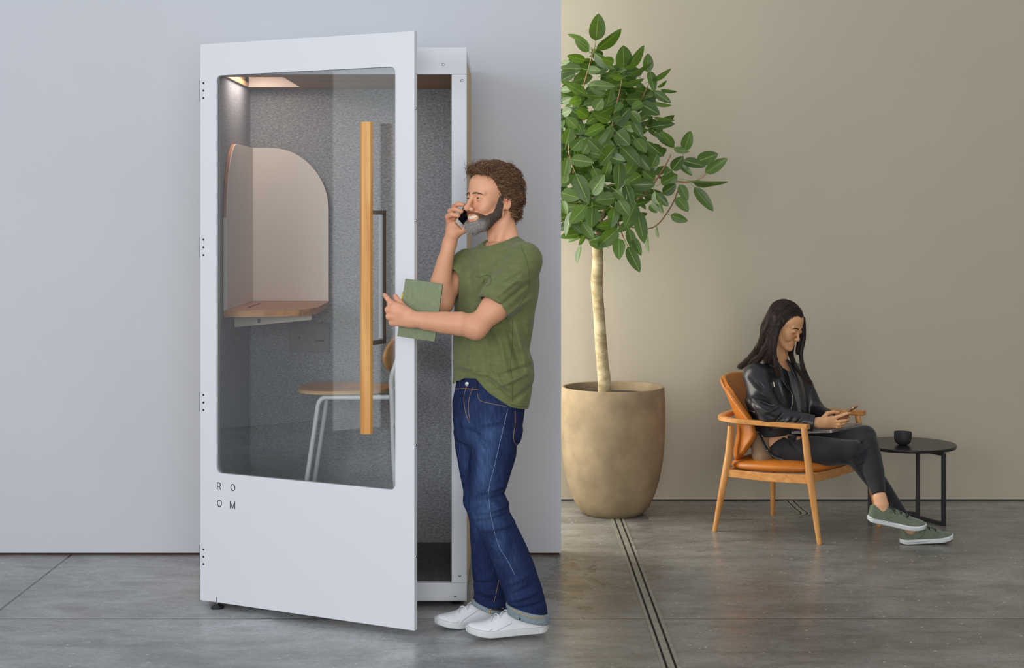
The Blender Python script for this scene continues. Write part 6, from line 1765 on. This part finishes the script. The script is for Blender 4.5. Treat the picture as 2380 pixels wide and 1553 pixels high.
flap('lapel', [[gp(1824, 832, 8.03), gp(1834, 838, 8.06), gp(1842, 848, 8.10)], [gp(1836, 852, 7.99), gp(1848, 858, 8.02), gp(1856, 868, 8.06)], [gp(1848, 878, 7.96), gp(1858, 884, 7.99), gp(1866, 894, 8.02)], [gp(1860, 912, 7.94), gp(1867, 916, 7.96), gp(1873, 922, 7.98)], [gp(1862, 962, 7.92), gp(1868, 966, 7.94), gp(1873, 970, 7.96)]], .005, m_jack, jacket)
# waist belt hanging over the thigh
bp = smoothpath([P(1764, 1006, 7.94), P(1769, 1016, 7.925), P(1776, 1032, 7.91), P(1786, 1048, 7.905), P(1800, 1060, 7.905), P(1822, 1067, 7.90)], 6)
MB().tube(bp, .0085, 10, flat=.3).done('belt', m_jack, jacket, smooth=True)
for x, y in ((1772, 1014), (1784, 1047), (1796, 1060)): MB().lathe([(0, 0), (.0035, 0), (.002, .002), (0, .002)], P(x, y, 7.895), 12).done('stud', m_zip, jacket)
# ---- hair: cap plus long falling sheets
m_hairw = painted_mat('long_dark_hair', rough=.42, spec=.35, bump=.5, bscale=120., stretch=(2.5, 2.5, .35))
def capline(P_):
    z = P_[:, 2]; ax = np.abs(P_[:, 0])
    yh = np.interp(z, [-.20, -.05, -.01, .015, .045, .070, .085, .10, .13], [-.010, -.006, .012, .030, .048, .064, .078, .095, .10]).astype(f32)
    return P_[:, 1]-yh+np.interp(ax, [0, .03, .07], [-.002, .004, .0]).astype(f32)
cap = union([(ell((0, -.018, .040), (.080, .099, .086)), 0), (ell((0, -.060, -.040), (.072, .060, .085)), .03), ('cut', capline, .006)])
def wl(px, py, Y): return np.array(P(px, py, Y))
piecesH = []
# guide curves down the near side / back, near front lock, far lock
near = [([wl(1804, 728, 8.06), wl(1790, 750, 8.03), wl(1779, 775, 8.01), wl(1764, 806, 8.03), wl(1746, 830, 8.06), wl(1721, 852, 8.10)], .022, .012),
        ([wl(1810, 745, 8.03), wl(1797, 770, 8.0), wl(1784, 802, 7.99), wl(1768, 828, 8.01), wl(1748, 845, 8.05)], .018, .015),
        ([wl(1808, 752, 7.99), wl(1800, 785, 7.985), wl(1791, 815, 7.985), wl(1782, 838, 7.99)], .016, .013),
        ([wl(1807, 764, 7.985), wl(1802, 790, 7.98), wl(1800, 820, 7.975), wl(1805, 848, 7.965), wl(1810, 872, 7.955)], .011, .005),
        ([wl(1796, 748, 8.08), wl(1776, 785, 8.07), wl(1760, 815, 8.09), wl(1740, 840, 8.12)], .022, .016)]
far = [([wl(1866, 742, 8.06), wl(1867, 785, 8.07), wl(1861, 820, 8.05), wl(1865, 850, 8.02), wl(1875, 875, 8.0), wl(1885, 891, 7.99)], .014, .004),
       ([wl(1840, 800, 8.12), wl(1838, 825, 8.08), wl(1848, 850, 8.03), wl(1862, 870, 8.0), wl(1878, 887, 7.99)], .016, .005),
       ([wl(1858, 735, 8.08), wl(1860, 780, 8.12), wl(1855, 820, 8.11)], .022, .012)]
vol = []
for g, r0, r1 in near: vol.append((chain([tuple(p) for p in g], list(np.linspace(r0, r1, len(g))), .004), .018))
vn = union(vol+[('disp', lambda P_: -.003*fbm(P_*np.array([1, 1, .15], dtype=f32), 260., 71, 2))])
hair_w = lambda P_: smin(cap(wf.l(P_).astype(f32))*wf.sc, vn(P_), .030)
Vn, Fn = mesh_field(hair_w, (1.08, 7.92, .74), (1.56, 8.20, 1.26), .0034)
piecesH.append((Vn, Fn, np.tile(np.array(rgb(38, 28, 26)[:3]), (len(Vn), 1))))
vfr = union([(chain([tuple(p) for p in g], list(np.linspace(r0, r1, len(g))), .003), .008) for g, r0, r1 in far])
Vf, Ff = mesh_field(vfr, (1.36, 7.94, .70), (1.58, 8.18, 1.16), .003)
piecesH.append((Vf, Ff, np.tile(np.array(rgb(30, 22, 22)[:3]), (len(Vf), 1))))
hw = link('hair', merge_pieces(piecesH), m_hairw, None, True); adopt(hw, woman)
rw = np.random.RandomState(8); paths, cols = [], []
def resamp(g, n):
    g = [Vector(p) for p in g]; return np.array([list(p) for p in smoothpath(g, n)])
for gs, cnt in ((near, 420), (far, 110)):
    for g, r0, r1 in gs:
        c = resamp(g, 6); rad = np.linspace(r0, r1, len(c))
        for k in range(cnt):
            a = rw.uniform(0, 2*np.pi); b = np.sqrt(rw.uniform(.6, 1.15)); off = np.array([math.cos(a), math.sin(a)*.9, .15*math.sin(a)])*b
            st_ = rw.randint(0, 4); w_ = np.linspace(0, 1, len(c)-st_)
            p = c[st_:]+off*rad[st_:, None]*(1+.15*np.sin(3*w_+a))[:, None]
            p = p+np.outer(w_**2, np.array([rw.normal()*.006, rw.normal()*.006, -.004+rw.normal()*.006]))
            paths.append(p); k2 = rw.uniform(0, 1)**2; cols.append(np.array(rgb(34, 25, 24)[:3])*(1-k2)+np.array(rgb(92, 66, 54)[:3])*k2)
# strands combed over the cap from the parting; on the near side they run on into the long fall
def cappath(side, y0, thm, n, lift=0.):
    u = np.linspace(0, 1, n); th = u*thm+.03; yy = y0*(1-u*.45)-.030*u*(1 if y0 < .05 else .4)
    cx_, cy_, cz_ = .081+lift, .100+lift, .087+lift
    q = np.stack([side*cx_*np.sin(th), -.018+yy, .040+cz_*np.cos(th)], 1)
    s2 = np.sqrt(np.maximum(.05, 1-((q[:, 1]+.018)/cy_)**2)); q[:, 0] *= s2; q[:, 2] = .040+(q[:, 2]-.040)*s2
    return q
for k in range(1300):
    side = -1 if rw.rand() < .72 else 1      # -x is her right, the near side
    y0 = rw.uniform(-.085, .098); q = cappath(side, y0, rw.uniform(1.2, 1.75), 14)
    keep = capline(q.astype(f32)) < .002
    if keep.sum() < 5: continue
    q = q[keep]; q = q+rw.normal(size=3)*.0012
    paths.append(wf.w(q)); k2 = rw.uniform(0, 1)**2.5; cols.append(np.array(rgb(30, 23, 22)[:3])*(1-k2)+np.array(rgb(80, 62, 52)[:3])*k2)
p = surf_samples(Vn, Fn, 2600, rw)[0]; p = p[(hair_w(p.astype(f32)+np.array([0, 0, 0], dtype=f32)) > -9)]
def grad(f, q, e=.002):
    g = np.stack([f((q+np.eye(3)[i]*e).astype(f32))-f((q-np.eye(3)[i]*e).astype(f32)) for i in range(3)], 1); return g/(np.linalg.norm(g, axis=1)[:, None]+1e-9)
tr_p = [p.copy()]
gd = np.array([-.38, .05, -1.]); gd /= np.linalg.norm(gd)
for it_ in range(11):
    g = grad(hair_w, p); t = gd-g*(g@gd)[:, None]; t /= np.linalg.norm(t, axis=1)[:, None]+.25
    p = p+t*.0085; d = hair_w(p.astype(f32)); p = p-g*np.clip(d-.0006, -.004, .004)[:, None]; tr_p.append(p.copy())
T_ = np.stack(tr_p, 1)
for k in range(len(T_)):
    paths.append(T_[k]); k2 = rw.uniform(0, 1)**2; cols.append(np.array(rgb(32, 24, 23)[:3])*(1-k2)+np.array(rgb(92, 68, 56)[:3])*k2)
V, F_ = strands_mesh(paths, .00075, .5, 3)
me = np_mesh(V, F_); add_color(me, np.concatenate([np.tile(c, (len(q)*3, 1)) for c, q in zip(cols, paths)]))
o = link('hair_strands', me, m_hairw, None, True); adopt(o, hw); tag(o, kind='stuff')
hfw = union(w_items); m_browk = mat('black_brow', rgb(34, 24, 22), .7)
for s_ in (-1, 1): eyebrow(wf, s_, .012, .044, .0175, .0245, .0165, .088, .066, m_browk, woman, .0016, 240, hfw)
lashes(wf, hfw, -.0074, .0115, .0016, m_browk, woman, .0009)
ear_ = wf.w(np.array([[-.0805, -.004, -.036]]))[0]
MB().lathe([(0, -.002), (.0022, -.001), (.0022, .001), (0, .002)], ear_, 12).done('earring', m_zip, woman)
# ---- her shoes
m_suede = mat('green_suede', rgb(104, 114, 96), .9, spec=.1, var=.12, vscale=30., sheen=.3, bump=.25, bscale=300.)
m_dlace = mat('dark_green_lace', rgb(44, 54, 44), .85)
uA, sA, WA, s_, _ = shoe('', tuple(footR0), tuple(footR1), .268, m_suede, m_ws, m_dlace, 'green', pitch=.035, par=woman, zoff=.0)
p0, p1 = P(2016, 1203, 7.60), P(2143, 1230, 7.56)
dpt = math.atan2(p1.z-p0.z, (Vector((p1.x, p1.y))-Vector((p0.x, p0.y))).length)
uB, sB, WB, s_, _ = shoe('', (p0.x+.002, p0.y, p0.z-.010), (p1.x, p1.y, p0.z), .272, m_suede, m_ws, m_dlace, 'green', pitch=dpt+.02, par=woman, roll=math.radians(12))
m_out = mat('brown_gum_outsole', rgb(66, 46, 38), .8, bump=1., bscale=300.)
for W_, par in ((WA, sA), (WB, sB)):
    X_ = np.array([.004, .03, .07, .12, .17, .22, .25, .262]); Wd = np.array([.020, .030, .032, .033, .040, .044, .034, .016])
    pts = [(x, w_) for x, w_ in zip(X_, Wd)]+[(x, -w_) for x, w_ in zip(X_[::-1], Wd[::-1])]
    rs = lambda x: np.interp(x, [0, .19, .24, .268], [.0018, 0, .004, .011])
    Vb = np.array([(x, y, rs(x)-.0005) for x, y in pts]+[(x, y, rs(x)+.004) for x, y in pts]); n = len(pts)
    fs = [tuple(range(n))[::-1], tuple(range(n, 2*n))]+[(i, (i+1) % n, n+(i+1) % n, n+i) for i in range(n)]
    o = link('outsole', mesh_from(W_(Vb), fs), m_out, None); adopt(o, par)
hs_ = caster(sB); seam('sole_stripe', hs_, [(2017, 1204), (2035, 1207), (2060, 1213), (2080, 1216), (2095, 1216.5)], .0010, m_seamd, sB, lift=.0003)
hs_ = caster(sA); seam('sole_stripe', hs_, [(2084, 1263), (2110, 1262), (2140, 1260), (2161, 1257)], .0010, m_seamd, sA, lift=.0003)
m_sseam = mat('dark_suede_seam', rgb(58, 70, 54), .9)
hs_ = caster(uB)
for pts in ([(2067, 1204), (2075, 1203), (2087, 1198), (2083, 1190), (2070, 1182)], [(2090, 1192), (2102, 1200), (2110, 1206), (2120, 1210)]): seam('shoe_seam', hs_, pts, .0007, m_sseam, uB, lift=.0003)
star = [(2071+4.6*math.sin(a*2*math.pi*2/5), 1192-4.6*math.cos(a*2*math.pi*2/5)) for a in range(6)]
seam('star_stitching', hs_, star, .0008, m_sseam, uB, lift=.0003, n=1)
hs_ = caster(uA)
for pts in ([(2130, 1252), (2140, 1250), (2148, 1243), (2140, 1238), (2130, 1234)],): seam('shoe_seam', hs_, pts, .0007, m_sseam, uA, lift=.0003)
# ---- her phone
m_rose = mat('rose_gold', rgb(226, 168, 122), .25, .85)
wt, WM, wb = phone('phone', 'rose gold phone held in the seated woman\'s hands', wc, wa, ww, wn, .140, .067, .0075, m_rose, m_screen)
MB().prism(rrect(-.0315, .0315, -.068, .068, .008, 6), .0008, WM@Matrix.Translation((0, -.0045, 0))).done('back_panel', mat('grey_phone_back', rgb(120, 112, 104), .35, .3), wt)
MB().prism(rrect(-.031, .031, -.067, .067, .008, 6), .0010, WM@Matrix.Translation((0, .0036, 0))).done('screen', m_screen, wt)
# ---- laptop on her lap
m_alu = mat('silver_aluminium', rgb(168, 162, 164), .32, .75)
lA, lB, lC = P(1834, 1008, 7.95), P(1934, 1005.5, 7.80), P(2003, 988.5, 8.06)
ex = (lB-lA).normalized(); ey = (lC-lB); ey = (ey-ex*ey.dot(ex)).normalized(); ez = ex.cross(ey)
if ez.z < 0: ez = -ez
LM = frame_M(lB, -ex, ey, ez)
lap = thing('laptop', 'closed silver laptop lying across the seated woman\'s thighs', 'laptop', lB)
Lx, Ly = .235, .335
MB().prism(rrect(0, Lx, 0, Ly, .012, 5), .0085, LM@Matrix(((1, 0, 0, 0), (0, 0, 1, 0), (0, 1, 0, -.002), (0, 0, 0, 1)))).done('base', m_alu, lap, bevel=.0015)
MB().prism(rrect(0, Lx, 0, Ly, .012, 5), .0045, LM@Matrix(((1, 0, 0, 0), (0, 0, 1, 0), (0, 1, 0, .0070), (0, 0, 0, 1)))).done('lid', m_alu, lap, bevel=.0012)
for k, x in enumerate((.030, .042, .054)): MB().box(x, x+.008, -.0006, .001, .0012, .0036, LM).done('port', m_dark, lap)
print('woman', round(_t.time()-_t0, 1))
